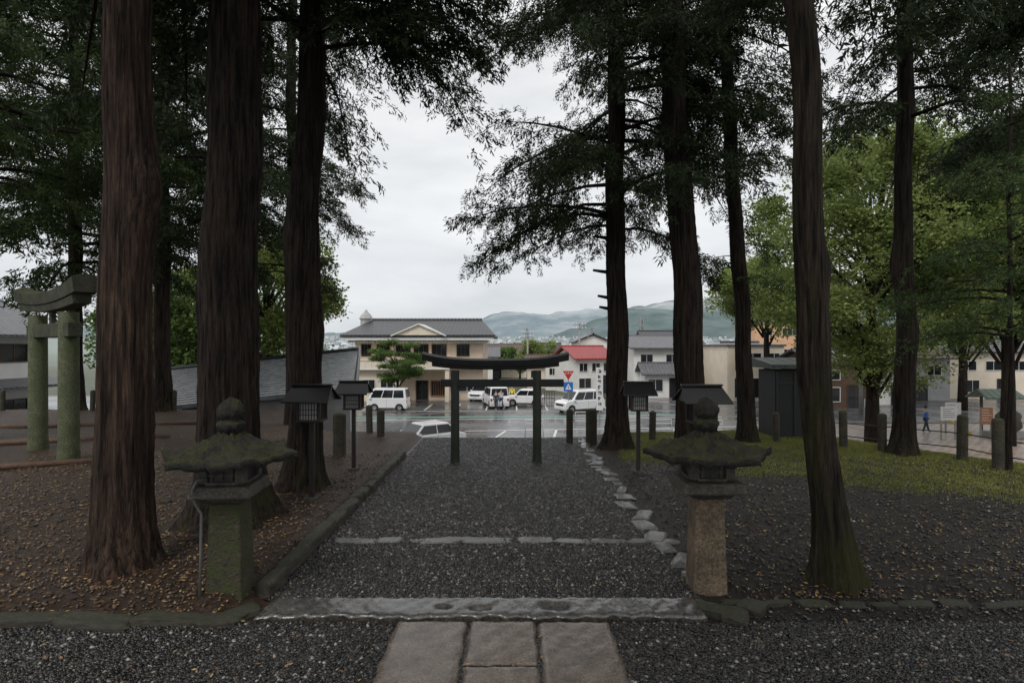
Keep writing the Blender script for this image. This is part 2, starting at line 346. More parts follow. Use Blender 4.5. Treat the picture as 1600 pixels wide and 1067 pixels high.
# ---------------------------------------------------------------- trees
def trunk_mesh(r,height,top,flare=.5,n=40,seed=0,bulges=(),ridge=.03):
    rg=np.random.default_rng(seed); ph=rg.uniform(0,6.28,12)
    zs=np.concatenate([np.arange(-.25,1.2,.07),np.arange(1.2,6.5,.12),np.arange(6.5,height,.6)])
    A=np.arange(n)/n*2*np.pi; V=[]
    for z in zs:
        t=max(z,0)/height; cx=top[0]*t+.03*math.sin(z*1.1+ph[0])+.015*math.sin(z*2.7+ph[8]); cy=top[1]*t+.02*math.sin(z*.9+ph[1])
        rr=r*(1-.55*t); fl=flare*r*math.exp(-max(z,-.1)/.32)
        lob=1+.45*np.sin(A*4+ph[2]+z*.2)*.6+.35*np.sin(A*7+ph[3])*.5
        rad=rr+fl*np.maximum(lob,.2)
        rad=rad*(1+ridge*(np.sin(A*11+ph[4]+z*.45+.6*np.sin(z*1.3))+.8*np.abs(np.sin(A*9+ph[5]-z*.5+.8*np.sin(z*.8+ph[9])))+.5*np.sin(A*23+z*.8+ph[10]))+.03*np.sin(A*3+z*1.3+ph[6])+.03*np.sin(A*2-z*2.1+ph[7])+.014*rg.normal(0,1,n))
        for (bz,ba,bs,bw) in bulges: rad=rad+bs*math.exp(-((z-bz)/bw)**2)*np.maximum(np.cos(A-ba),0)**3
        V+=[(cx+rad[k]*math.cos(A[k]),cy+rad[k]*math.sin(A[k]),z) for k in range(n)]
    m=MB(); m.v=V
    for i in range(len(zs)-1):
        for k in range(n): m.f.append((i*n+k,i*n+(k+1)%n,(i+1)*n+(k+1)%n,(i+1)*n+k))
    return m
GT='tall cedar trees around the shrine approach'
def conifer(x,y,r,label,zr,lens,nl,height=18,top=(0,0),mat=BARK2,leaf=NEEDLE,seed=0,flare=.5,bulges=(),az=None,scale=1.,droop=.5,z=None,stubs=(),extra=(),n=40,dens=1.,tmpl=None,side=1.):
    rg=np.random.default_rng(seed+100); tmpl=FR if tmpl is None else tmpl
    e=thing('cedar_tree',label,'tree',(x,y,h(x,y) if z is None else z),group=GT)
    m=trunk_mesh(r,height,top,flare,n,seed,bulges)
    P=[];D=[];S=[]
    limbs=[]
    for i in range(nl):
        u=(i+rg.uniform(0,1))/nl; zz=zr[0]+(zr[1]-zr[0])*u
        a=rg.uniform(0,2*math.pi) if az is None else rg.uniform(*az)
        limbs.append((zz,a,(lens[0]+(lens[1]-lens[0])*u)*rg.uniform(.6,1.12)))
    limbs+=list(extra)
    for (zz,a,Ln) in limbs:
        t0=zz/height; bx,by=top[0]*t0,top[1]*t0; ca,sa=math.cos(a),math.sin(a); dr=droop*rg.uniform(.5,1.4)
        rise=.22
        bend=rg.uniform(-.3,.3)
        def pos(t): 
            rr=Ln*t; aa=a+bend*t
            return np.array([bx+math.cos(aa)*rr,by+math.sin(aa)*rr,zz+Ln*(rise*t-dr*t*t)])
        m.tube([pos(t) for t in (0,.25,.5,.75,1)],[max(.018,.016*Ln),.012*Ln,.009*Ln,.006*Ln,.004],5)
        nst=max(3,int(Ln/.2*dens))
        for j in range(nst):
            t=.2+.82*(j+rg.uniform(0,1))/nst
            if rg.uniform()<.18: continue
            p=pos(min(t,1)); 
            for sd in (-1,1):
                sl=(.35+.30*Ln*(1.08-t))*rg.uniform(.35,1.2)*scale*side; sa2=a+sd*rg.uniform(.5,1.3)
                d=np.array([math.cos(sa2),math.sin(sa2),-.15+rg.normal(0,.15)]); k=max(1,int(sl/.24))
                for q in range(k+1):
                    s=sl*(q+rg.uniform(0,.6))/(k+1)
                    P.append(p+d*s+np.array([0,0,-.28*s*s])+rg.normal(0,.07,3)); dd=d*.7+np.array([ca,sa,0])*.3+np.array([0,0,-.35-.5*s])+rg.normal(0,.4,3)
                    D.append(dd); S.append(scale*rg.uniform(.7,1.35))
    for (zz,a,Ln) in stubs:
        t0=zz/height; bx,by=top[0]*t0,top[1]*t0
        m.tube([(bx,by,zz-.03),(bx+math.cos(a)*Ln*.6,by+math.sin(a)*Ln*.6,zz),(bx+math.cos(a)*Ln,by+math.sin(a)*Ln,zz+.03)],[.055,.04,.028],7)
    t=m.obj('trunk',mat,e,smooth=True)
    P=np.array(P); V=inst(tmpl,P,np.array(D),np.array(S))
    rawmesh('crown',V.reshape(-1,3),4,leaf,e)
    return e
conifer(-4.02,5.9,.255,'thick straight cedar with reddish fibrous bark beside the lantern',(7.6,15),(4.4,3),28,seed=1,flare=.45,n=96,top=(.15,0),bulges=((3.9,-.3,.1,.25),),mat=BARK,tmpl=FRF)
conifer(-3.72,7.5,.375,'massive dark cedar with mossy root flare behind the stone lantern',(7.4,16),(4.4,2.8),36,seed=2,flare=.6,n=96,top=(.15,0),mat=BARK2,tmpl=FRF)
conifer(-3.36,9.1,.25,'slightly crooked cedar beside the wooden lamp posts',(6.8,15),(3.4,2.2),42,seed=3,flare=.55,n=72,top=(.35,0),bulges=((3.9,3.3,.1,.7),(2.5,0,.08,.5)),extra=((7.0,.1,2.7),(7.4,-.3,2.9),(7.7,.35,3.0),(8.2,0,3.2),(7.2,-.6,2.7),(7.9,.7,2.9),(8.6,-.2,3.2),(8.0,-.5,3.0)))
conifer(2.46,13.3,.25,'cedar with short broken branch stubs beside the approach',(5.0,15),(3.6,3.1),82,seed=5,flare=.6,n=60,top=(-.1,0),stubs=((4.9,3.1,.5),(4.1,3.2,.55),(3.5,3.3,.45),(3.25,3.0,.4)),droop=.5)
conifer(3.86,12,.31,'dark cedar leaning slightly behind the wooden lamp',(7.2,16),(3.2,2.2),38,seed=6,flare=.4,top=(-1.0,0),n=60)
conifer(5.92,14.2,.2,'slim leaning cedar near the stone post fence',(6.4,15),(2.0,1.6),32,seed=7,flare=.5,top=(-1.1,0),leaf=NEEDLE2,extra=((4.9,.2,1.0),(4.3,3.3,.9),(4.0,5.2,.8),(3.6,.3,.7),(4.6,2.6,1.0)))
conifer(3.24,5.75,.152,'slender moss-streaked cedar with a swollen knot beside gravel',(7.0,14),(4.0,2.4),28,seed=8,flare=.7,n=84,top=(-1.15,0),mat=BARKM,bulges=((3.15,.3,.08,.2),(3.35,.9,.05,.12),(2.2,3.2,.03,.4)),tmpl=FRF)
conifer(8.55,12.4,.2,'knotty dark cedar standing at the post fence',(7.2,15),(3.1,2.2),42,seed=9,flare=.6,n=44,mat=BARKD,bulges=((4.1,3,.09,.4),(2.6,0,.06,.3),(5.2,1.5,.06,.2)))
conifer(9.45,10.8,.05,'young thin cedar with layered open branches',(2.4,7.4),(2.0,1.0),34,height=8,seed=10,flare=.3,n=14,mat=BARKD,leaf=NEEDLE2,droop=.25,scale=.75,side=.8)
conifer(-12.4,20.2,.27,'cedar with low green boughs near the shingled building',(6.4,17),(4.4,3),46,seed=11,n=28,leaf=NEEDLE2,dens=.8,scale=1.2,tmpl=FRF)
conifer(-15.6,20.3,.25,'tall cedar with heavy drooping dark green boughs',(5.0,17),(4.8,3),50,seed=12,n=28,dens=.8,scale=1.2,leaf=NEEDLE2,tmpl=FRF)
conifer(-7.6,15.3,.25,'cedar hidden partly behind thicker trunks',(5.4,15),(3.2,2.6),50,seed=13,n=28,leaf=NEEDLE,dens=.9,scale=1.05)
conifer(-6.5,16.8,.2,'narrow cedar with short leafy boughs near terrace edge',(4.6,15),(2.0,1.8),40,seed=14,n=24,dens=.9,z=-.5)
conifer(-13.0,13.6,.3,'broad cedar shading the stone torii',(5.8,15),(4.6,3),54,seed=15,n=28,leaf=NEEDLE2,dens=.9)
conifer(14.9,14.6,.24,'tall cedar with dark spreading boughs beside the pavement',(10.8,19),(5.0,3.4),36,height=21,seed=16,n=28,z=-3,mat=BARKD,scale=1.1,tmpl=FRF)
conifer(-1.5,-5.0,.35,'large unseen cedar added behind the camera to shade the forecourt',(8.0,17),(4.6,3),30,seed=33,n=20,tmpl=FRC,scale=1.6,dens=.7)  # out of view, added only to darken the foreground

def broad(x,y,z,H0,Rr,label,leaf=LEAF,seed=0,nblob=26,per=110,r=.3,size=1.,z0=.3,name='broadleaf_tree',group=None,flat=.8):
    rg=np.random.default_rng(seed+500); e=thing(name,label,'tree',(x,y,z),group=group)
    m=MB(); cz=H0*(z0+1)/2; hz=H0*(1-z0)/2
    m.tube([(0,0,-.2),(.05,0,H0*.2),(0,.08,H0*.45),(0,0,H0*.7)],[r*1.3,r,r*.75,r*.3],10)
    P=[];D=[];S=[]
    for i in range(nblob):
        v=rg.normal(0,1,3); v/=np.linalg.norm(v); q=rg.uniform(.45,1)**.5; c=np.array([v[0]*Rr*q,v[1]*Rr*q,cz+v[2]*hz*q]); br=Rr*rg.uniform(.16,.36)
        b=c*np.array([.1,.1,1]); b[2]=max(H0*.15,c[2]-Rr*.7*rg.uniform(.6,1))
        b[2]=min(b[2],H0*.65)
        m.tube([b,(b+c)/2+np.array([0,0,.1*Rr]),c],[r*.35,r*.2,.03],5)
        for j in range(per):
            u=rg.normal(0,1,3); u/=np.linalg.norm(u); u[2]*=flat; p=c+u*br*rg.uniform(.5,1.25)
            P.append(p); D.append(u+rg.normal(0,.3,3)); S.append(size*rg.uniform(.7,1.3))
    m.obj('trunk',BARKD,e,smooth=True)
    rawmesh('crown',inst(LT,np.array(P),np.array(D),np.array(S)).reshape(-1,3),4,leaf,e); return e
GB='bright broadleaf trees beyond the precinct'
broad(19.6,31,-3,17,5.8,'large pale green broadleaf tree with spreading crown',seed=1,nblob=56,per=140,size=1.0,group=GB,z0=.24)
broad(27.0,31,-3,17,5.6,'green broadleaf tree over the pavement',seed=2,nblob=50,per=130,size=1.1,group=GB,z0=.36,leaf=LEAF2)
broad(21.5,48,-3,12.5,4.4,'yellow green tree standing beside the shops',seed=3,nblob=26,per=110,size=1.2,group=GB,z0=.55)
broad(38,48,-3,17,7,'dense green broadleaf tree near the notice boards',seed=4,nblob=40,per=90,size=1.6,group=GB,z0=.35,leaf=LEAF2)
broad(-13,30,-3,11.5,3.6,'light green tree behind the cedar trunks',seed=5,nblob=26,per=110,size=1.1,group=GB,leaf=LEAF)
broad(-19,33,-3,10,4.2,'green broadleaf tree behind the shingled building',seed=6,nblob=30,per=90,size=1.4,group=GB,leaf=LEAF2)
broad(-10.4,51.5,-3,6.1,2.3,'small fresh green maple in front of the hall',seed=8,nblob=28,per=80,size=.75,leaf=LEAF2,name='maple_tree',r=.12,flat=.3,z0=.35)
for i,(x,y,hh,rr) in enumerate([(3.2,84,6.2,2.2),(1.2,88,5.6,2.4),(5.3,90,6.4,2.0),(-2,96,5.0,2.5),(12,92,6,2.2),(46,70,9,4)]):
    broad(x,y,-3,hh,rr,'round green garden tree among distant houses',seed=20+i,nblob=12,per=50,size=1.5,leaf=LEAF2 if i%2 else LEAF,name='garden_tree',group='garden trees among houses',r=.15)

# ---------------------------------------------------------------- torii gates
def torii(e,px,hp,rp,nz_,nh,nlen,kz,kth,kl,kr,lift,mp,mk,depth=.22,pw=2.6):
    x0,x1=px
    for xx in (x0,x1):
        m=MB(); m.lathe([(rp*1.12,-.1),(rp*1.08,.02),(rp,.3),(rp*.95,hp)],20); m.obj('pillar',mp,e,smooth=True,loc=(xx,0,0),bevel=.004)
    MB().box(nlen[0],nlen[1],-depth*.27,depth*.27,nz_-nh/2,nz_+nh/2).obj('tie_beam',mk,e,bevel=.012)
    c=(x0+x1)/2; MB().box(c-.07,c+.07,-.045,.045,nz_+nh/2+.002,kz-kth/2-.01).obj('centre_strut',mk,e,bevel=.008)
    def curve(l,r,th,zc,dp,li,name):
        m=MB(); N=32; c=(l+r)/2; hw=(r-l)/2; V=[];F=[]
        for i in range(N+1):
            u=-1+2*i/N; x=c+hw*u; zz=zc+li*abs(u)**pw; tt=th*(1+.2*abs(u)**3)
            V+=[(x,-dp*.42,zz-tt/2),(x,dp*.42,zz-tt/2),(x,dp/2,zz+tt*.35),(x,0,zz+tt*.62),(x,-dp/2,zz+tt*.35)]
        for i in range(N):
            for k in range(5): F.append((i*5+k,i*5+(k+1)%5,i*5+5+(k+1)%5,i*5+5+k))
        F+= [(4,3,2,1,0),tuple(N*5+k for k in range(5))]
        m.add(V,F); return m.obj(name,mk,e,bevel=.006)
    curve(kl+.2,kr-.2,kth*.6,kz-kth*.45,depth*.75,lift*.6,'lower_lintel')
    curve(kl,kr,kth,kz+kth*.3,depth,lift,'top_lintel')
e=thing('torii_gate','small dark moss-tinged torii gate across the gravel approach','torii gate',(-.33,11.8,0))
torii(e,(-.85,.85),1.9,.09,1.64,.155,(-1.14,1.40),2.02,.135,-1.52,1.5,.13,TORIIP,TORIID,depth=.28,pw=2.8)
e=thing('torii_gate','weathered green stone torii gate on the terrace side','torii gate',(-9.65,11.95,h(-9.65,11.95)),math.atan2(1.3,-1.7)+math.pi)
torii(e,(-1.06,1.06),2.95,.18,2.6,.28,(-1.45,1.45),3.2,.27,-2.1,2.05,.17,TORIIST,TORIIT,depth=.44,pw=2.2)

# ---------------------------------------------------------------- stone lanterns
def hexr(a,n=6,off=0): 
    k=math.pi/n; a=(a+off)%(2*k)-k; return math.cos(k)/math.cos(a)
def stone_lantern(loc,rz,label,conduit,seed,postm,pw_=.19,pl=.29,tp=.03):
    rg=np.random.default_rng(seed)
    e=thing('stone_lantern',label,'stone lantern',loc,rz,'pair of stone lanterns')
    MB().box(-pw_,pw_,-pw_,pw_,-.12,.92,tp,tp).obj('post',postm,e,bevel=.025,seg=3)
    m=MB(); m.box(-.18,.18,-.18,.18,.93,.985,-.05,-.05); m.box(-pl,pl,-pl,pl,.99,1.10,.012,.012); m.obj('platform',STONE,e,bevel=.02)
    m=MB()
    for sx in (-1,1):
        for sy in (-1,1): m.box(sx*.17-.045,sx*.17+.045,sy*.17-.045,sy*.17+.045,1.102,1.28)
    m.box(-.215,.215,-.215,.215,1.102,1.135); m.box(-.22,.22,-.22,.22,1.255,1.3); 
    c=m.obj('light_chamber',STONE,e,bevel=.008)
    m=MB(); m.box(-.18,.18,-.18,.18,1.13,1.26); w=m.obj('window',BLK,c)  # black core stands in for the shade inside the chamber openings
    m=MB()
    for s in (-1,1):
        for k in (-.09,0,.09): m.box(k-.012,k+.012,s*.19-.005,s*.19+.005,1.136,1.254)
        m.box(-.124,.124,s*.193-.004,s*.193+.004,1.187,1.203)
    m.box(-.006,.006,-.19,.19,1.19,1.2); m.obj('lattice',STONE,c)
    prof=[]
    for i in range(19):
        f=.12+.88*i/18; prof.append((f,'t'))
    def fn(r,z,a):
        f=r; w=(abs(math.cos(a*3)))**6
        rr=.60*f*hexr(a)*(1+.06*w*f**3+.012*math.sin(a*7+seed)*f)+rg.normal(0,.005)
        nn=.007*math.sin(a*9+f*14+seed)+.007*math.sin(a*17-f*22)+rg.normal(0,.007)
        if z=='t': return rr,1.36+.26*(1-f)**1.4+.03*w*f**4+nn
        if z=='e': return rr*.985,1.30+.03*w+nn
        return rr,1.285+.0*w
    prof+=[(1.0,'e'),(.35,'u')]
    m=MB(); m.lathe(prof,84,fn=fn); m.obj('roof',ROOFST,e,smooth=True)
    pr=[(.09,1.56),(.115,1.60),(.125,1.63),(.12,1.655),(.09,1.67),(.075,1.69),(.105,1.715),(.12,1.75),(.117,1.785),(.103,1.82),(.075,1.85),(.045,1.875),(.013,1.89)]
    m=MB().lathe(pr,30,fn=lambda r,z,a:(r*(1+.05*math.sin(a*5+z*20)+.04*math.sin(a*11-z*40))+rg.normal(0,.005),z+rg.normal(0,.004))); m.obj('finial',ROOFST,e,smooth=True)
    if conduit:
        pts=[(-.12,-.22,1.17),(-.19,-.26,1.16),(-.225,-.27,1.08),(-.215,-.24,.95),(-.18,-.195,.85),(-.185,-.195,.5),(-.195,-.195,.0)]
        MB().tube(pts,.013,8).obj('cable_conduit',PLASTIC,e,smooth=True)
    return e
stone_lantern((-2.68,5.42,.02),.06,'mossy stone lantern with a grey cable conduit on its post',True,3,M('mossy_post_stone',(.105,.085,.052),(.028,.025,.016),5,.75,1.0,.035,moss=.85,speck=36,mosscol=(.048,.053,.016)),.175,.28,.035)
stone_lantern((1.93,5.66,.0),-.04,'stone lantern with moss-covered cap and pale tan post',False,8,M('tan_post_stone',(.27,.20,.13),(.09,.068,.044),4,.65,.9,.035,moss=.25,speck=38),.168,.30,.03)

# ---------------------------------------------------------------- wooden lamp posts
e=thing('wooden_lamp_post','dark wooden lantern lamp with small gabled roof','lamp post',(-2.95,8.4,h(-2.95,8.4)),0,'wooden lantern lamps lining the approach')
MB().box(-.1,.1,-.1,.1,-.05,.06).obj('footing',KERB,e,bevel=.01)
MB().box(-.04,.04,-.04,.04,.05,1.28).obj('post',WOODD,e,bevel=.006)
m=MB(); m.box(-.19,.19,-.19,.19,1.282,1.31)
for sx in (-1,1):
    for sy in (-1,1): m.box(sx*.165-.018,sx*.165+.018,sy*.165-.018,sy*.165+.018,1.312,1.62)
m.box(-.185,.185,-.185,.185,1.585,1.62); lb=m.obj('lantern_box',WOODD,e,bevel=.004)
MB().box(-.15,.15,-.15,.15,1.312,1.582).obj('paper_panel',PAPER,lb)
m=MB()
for s in (-1,1):
    for k in range(7):
        x=-.13+k*.0433; m.box(x-.005,x+.005,s*.158-.006,s*.158+.006,1.313,1.583); m.box(s*.158-.006,s*.158+.006,x-.005,x+.005,1.313,1.583)
    for z in (1.40,1.48): m.box(-.152,.152,s*.166-.0055,s*.166+.0055,z-.005,z+.005)
for z in (1.31,1.58):
    for s in (-1,1): m.box(-.162,.162,s*.158-.007,s*.158+.007,z,z+.008); m.box(s*.158-.007,s*.158+.007,-.15,.15,z,z+.008)
m.obj('lattice',WOODD,lb)
m=MB(); 
for s in (-1,1):
    m.add([(-.36,s*.33,1.60),(.36,s*.33,1.60),(.31,0,1.82),(-.31,0,1.82),(-.36,s*.33,1.625),(.36,s*.33,1.625),(.31,0,1.85),(-.31,0,1.85)],[(0,1,2,3),(4,5,6,7),(0,1,5,4),(1,2,6,5),(2,3,7,6),(3,0,4,7)])
m.add([(-.3,-.3,1.622),(-.3,.3,1.622),(-.3,0,1.81)],[(0,1,2)]); m.add([(.3,-.3,1.622),(.3,.3,1.622),(.3,0,1.81)],[(0,1,2)])
rf=m.obj('roof',WOODR,e,bevel=.004)
MB().box(-.325,.325,-.03,.03,1.85,1.885).obj('ridge_cap',WOODR,rf,bevel=.008)
e.scale=(.94,.94,.91)
dup(e,(-2.92,10.5,h(-2.92,10.5)),.03,scale=(.85,.85,.88)); dup(e,(2.33,10.5,h(2.33,10.5)),-.04,scale=(.85,.85,.90)); dup(e,(2.8,8.4,h(2.8,8.4)),.03,scale=(.96,.96,.95))

# ---------------------------------------------------------------- fence posts
def spost(hh,r,mat):
    return MB().lathe([(r,-.15),(r,hh-.03),(r*.86,hh),(r*.3,hh+.02)],14,fn=lambda q,z,a:(q*(1+.03*math.sin(a*5+z*7)),z)).obj('stone_post',mat,smooth=False,bevel=.006)
G='stone posts along the terrace edge'
p0=tag(spost(.82,.085,STONEM),'short round stone post with weathered moss at terrace edge','stone post',G)
p0.location=(1.44,14.2,0)
thick=tag(spost(.84,.14,STONEM),'thick mossy green stone post at the end of the approach','stone post',G); thick.location=(1.97,14.1,0)
for (x,y,s) in [(3.55,14.4,1),(5.05,14.5,1),(6.55,14.1,1),(7.75,13.3,1.05),(8.3,12.75,1.05),(9.3,11.75,1.15),(9.32,10.9,1.2),(-3.75,15.0,1),(-9.35,19.9,.95),(-12.0,20.2,.95),(-10.6,20.1,.95),(-13.6,20.3,.95),(-16.8,20.2,.95),(-18.0,20.1,.95),(-14.9,20.2,.95)]:
    c=p0.copy(); COL.objects.link(c); c.location=(x,y,h(x,y)-.03); c.scale=(s,s,s if s>1 else .9); c.rotation_euler=(random.uniform(-.03,.03),random.uniform(-.03,.03),random.uniform(0,6))
c=thick.copy(); COL.objects.link(c); c.location=(-3.58,11.8,.08); c['label']='thick square-topped mossy post beside wooden lamp'; c.scale=(.95,.95,1.1)
c=thick.copy(); COL.objects.link(c); c.location=(-3.3,14.3,.0); c.scale=(.7,.7,.95)
for z in (.3,.6):
    tag(MB().tube([(7.75,13.35,z),(8.3,12.8,z),(9.3,11.8,z),(9.4,10.9,z),(9.9,9.0,z)],.012,6).obj('metal_rail',BLACKP),'thin dark metal rail strung between stone posts','railing','rails between stone posts')

# ---------------------------------------------------------------- stones
def rock(name,sx,sy,sz,mat,seed,n=14,m_=8,flat=False):
    rg=np.random.default_rng(seed); ph=rg.uniform(0,6.28,8); V=[];F=[]
    for i in range(m_+1):
        th=math.pi*i/m_
        for k in range(n):
            a=2*math.pi*k/n; x=math.sin(th)*math.cos(a); y=math.sin(th)*math.sin(a); z=math.cos(th)
            p=.4 if flat else .6
            x,y,z=[math.copysign(abs(v)**p,v) for v in (x,y,z)]
            if i in (0,m_): x=y=0
            k2=.6 if flat else 1
            r=1+k2*(.16*math.sin(2.2*x+ph[0]+2*y)+.12*math.sin(4*y+ph[1]+3*z)+.08*math.sin(7*x+ph[2])+rg.normal(0,.03))
            V.append((x*r*sx/2,y*r*sy/2,z*sz/2*(1+k2*(.12*math.sin(3*x+ph[3])+.1*math.sin(5*y+ph[4])))))
    for i in range(m_):
        for k in range(n): F.append((i*n+k,i*n+(k+1)%n,(i+1)*n+(k+1)%n,(i+1)*n+k))
    mm=MB(); mm.add(V,F); o=mm.obj(name,mat,smooth=False); return o
def stones(name,label,group,mat,pts,flat,seed):
    base=[rock(name,1,1,1,mat,seed+i,flat=flat,n=18,m_=10) for i in range(9)]
    meshes=[b.data for b in base]
    for b in base: bpy.data.objects.remove(b)
    for i,(x,y,z,sx,sy,sz,rz) in enumerate(pts):
        o=bpy.data.objects.new(name,meshes[(i*5+seed)%9]); COL.objects.link(o); o.location=(x,y,z); o.scale=(sx,sy,sz); o.rotation_euler=(random.uniform(-.05,.05),random.uniform(-.05,.05),rz+random.choice((0,math.pi)))
        tag(o,label,'stone',group)
rr=random.uniform
pts=[];y=5.45
while y<12.3:
    l=rr(.3,.6); pts.append((-2.38+rr(-.015,.015),y+l/2,.02,rr(.14,.18),l*1.12,rr(.21,.25),rr(-.04,.04))); y+=l*.97
stones('edging_stone','worn brown edging stone lining the raised earth bed','edging stones beside the gravel path',KERB,pts,True,40)
pts=[];y=5.6
while y<14.2:
    l=rr(.15,.5); pts.append((1.86+rr(-.1,.1)-.02*(y-5.6),y+l/2,-.012,rr(.14,.3),l,rr(.06,.10),rr(-.5,.5))); y+=l+rr(0,.12)
stones('flat_edging_stone','flat wet grey slate stone set along the path edge','flat stones along the path',FLAT,pts,True,60)
pts=[];x=-2.2
while x<1.6:
    l=rr(.3,.75); pts.append((x+l/2,7.02+rr(-.03,.03),-.008,l*1.03,rr(.17,.24),.05,rr(-.06,.06))); x+=l+rr(.0,.02)
stones('crossing_stone','flat wet stone in a row crossing the path','row of stones crossing the path',FLAT,pts,True,80)
pts=[];x=-2.35
while x>-6.4:
    l=rr(.25,.7); pts.append((x-l/2,4.98+rr(-.04,.04)-(-2.4-x)*.03,.0,l*1.1,rr(.16,.26),rr(.09,.13),rr(-.12,.12))); x-=l*.97
x=1.95
while x<8.5:
    l=rr(.2,.5); pts.append((x+l/2,5.3+rr(-.04,.04),-.015,l*1.05,rr(.1,.17),rr(.05,.08),rr(-.15,.15))); x+=l+rr(.0,.12)
for _ in range(30): pts.append((rr(-7,-2.7),rr(5.2,8.5),.13,rr(.05,.15),rr(.05,.13),rr(.03,.07),rr(0,3)))
for (x,y) in [(1.82,5.15),(1.98,5.05),(-2.42,5.1),(2.3,6.05),(2.1,5.85),(2.2,5.2)]: pts.append((x,y,.0,.3,.22,.1,rr(0,3)))
stones('border_stone','rough dark stone half buried at bed border','half buried border stones',KERB,pts,True,100)
def slab(name,x0,x1,y0,y1,z0,z1,mat,label,group,amp=.008,seed=0,holes=(),edge=1.):
    rg=np.random.default_rng(abs(seed)); nx=max(4,int((x1-x0)/.028)); ny=max(4,int((y1-y0)/.028)); ph=rg.uniform(0,6,8); m=MB(); V=[]
    for j in range(ny+1):
        for i in range(nx+1):
            u=i/nx; w=j/ny; x=x0+(x1-x0)*u; y=y0+(y1-y0)*w
            ex=min(u,1-u)*(x1-x0); ey=min(w,1-w)*(y1-y0)
            if ey<.01: y+=edge*(.012*math.sin(x*5+ph[0])+.01*math.sin(x*23+ph[1])+.006*math.sin(x*51+ph[2]))
            if ex<.01: x+=.008*math.sin(y*17+ph[2])
            z=z1+amp*(math.sin(x*13+y*7+ph[3])*.7+math.sin(x*29-y*23+ph[4])*.6+.5*math.sin(x*61+y*47+ph[5])+rg.normal(0,.55))-.022*math.exp(-min(ex,ey)/.014)
            for (hx,hy,hr) in holes:
                d2=((x-hx)/hr)**2+((y-hy)/(hr*.45))**2; z-=.05*math.exp(-d2*d2)
            V.append((x,y,z))
    o=len(V)
    F=[(j*(nx+1)+i,j*(nx+1)+i+1,(j+1)*(nx+1)+i+1,(j+1)*(nx+1)+i) for j in range(ny) for i in range(nx)]
    ring=[i for i in range(nx+1)]+[(j)*(nx+1)+nx for j in range(1,ny+1)]+[ny*(nx+1)+i for i in range(nx-1,-1,-1)]+[j*(nx+1) for j in range(ny-1,0,-1)]
    V+=[(V[i][0],V[i][1],z0) for i in ring]; n=len(ring)
    F+=[(ring[k],o+k,o+(k+1)%n,ring[(k+1)%n]) for k in range(n)]
    m.add(V,F); ob=m.obj(name,mat,smooth=True)
    me=ob.data; sm_=[True]*len(me.polygons)
    for k in range(nx*ny,len(me.polygons)): sm_[k]=False
    me.polygons.foreach_set('use_smooth',sm_)
    return tag(ob,label,'paving stone',group)
slab('sill_stone',-2.25,1.72,4.98,5.36,-.1,.05,SILLM,'long wet dark stone sill with puddled hollows','sill of the approach',.004,1,((-.62,5.14,.07),(-.28,5.12,.09),(.40,5.15,.14)),1.3)
GS='granite paving slabs in front of the sill'
for (a,b,c,d) in [(-1.0,-.39,3.0,4.94),(-.365,.20,4.27,4.94),(-.365,.20,2.6,4.245),(.225,.84,3.0,4.93)]:
    slab('paving_slab',a,b,c,d,-.08,.03,SLAB,'worn pinkish granite paving slab with chiselled surface',GS,.0025,int(b*100),(),.4)
for (a,b) in [((-11.5,9.6),(-7.6,11.3)),((-13.5,12.6),(-8.6,14.3)),((-16,15.6),(-8.4,16.8))]:
    za=h(*a)+.03; zb=h(*b)+.03
    tag(MB().tube([(a[0],a[1],za),((a[0]+b[0])/2,(a[1]+b[1])/2,(za+zb)/2+.01),(b[0],b[1],zb)],[.075,.07,.06],10).obj('log_edging',WOODW,smooth=True),'brown log laid as edging on bare earth','log edging','logs edging the side path')

# ---------------------------------------------------------------- gravel, leaves, grass
def pebbles(name,N,xr,yr,mat,size,zoff=0.004,cond=None,usez=False):
    x=RNG.uniform(*xr,N); y=yr[0]+(yr[1]-yr[0])*RNG.uniform(0,1,N)**1.35
    if cond is not None: k=cond(x,y); x,y=x[k],y[k]
    N=len(x); z=H(x,y)+.012 if usez else np.zeros(N)+zoff
    s=RNG.uniform(size*.5,size*1.5,N)[:,None]*RNG.uniform(.6,1.3,(N,3))*np.array([1,1,.6]); a=RNG.uniform(0,6.28,N)
    oc=np.array([(1,0,0),(0,1,0),(-1,0,0),(0,-1,0),(.1,.1,1),(0,0,-1)],float)
    v=oc[None]*(1+RNG.uniform(-.3,.3,(N,6,3)))+RNG.normal(0,.12,(N,6,3)); v=v*s[:,None,:]
    c,sn=np.cos(a)[:,None],np.sin(a)[:,None]; X=v[:,:,0]*c-v[:,:,1]*sn; Y=v[:,:,0]*sn+v[:,:,1]*c
    V=np.stack([X+x[:,None],Y+y[:,None],v[:,:,2]+z[:,None]],-1).reshape(-1,3)
    T=np.array([(0,1,4),(1,2,4),(2,3,4),(3,0,4),(1,0,5),(2,1,5),(3,2,5),(0,3,5)])
    F=(np.arange(N)[:,None,None]*6+T[None]).reshape(-1)
    me=bpy.data.meshes.new(name); me.vertices.add(len(V)); me.vertices.foreach_set('co',V.astype(np.float32).ravel())
    me.loops.add(len(F)); me.loops.foreach_set('vertex_index',F.astype(np.int32)); me.polygons.add(len(F)//3); me.polygons.foreach_set('loop_start',np.arange(0,len(F),3,dtype=np.int32))
    me.update(calc_edges=True); me.materials.append(mat); o=bpy.data.objects.new(name,me); COL.objects.link(o); o['kind']='stuff'; return o
pebbles('path_gravel',60000,(-2.3,1.8),(5.38,14.9),PEB,.016)
pebbles('forecourt_gravel',38000,(-5.5,6.5),(3.6,4.95),PEB,.016,cond=lambda x,y:~((x>-1.01)&(x<.85)))
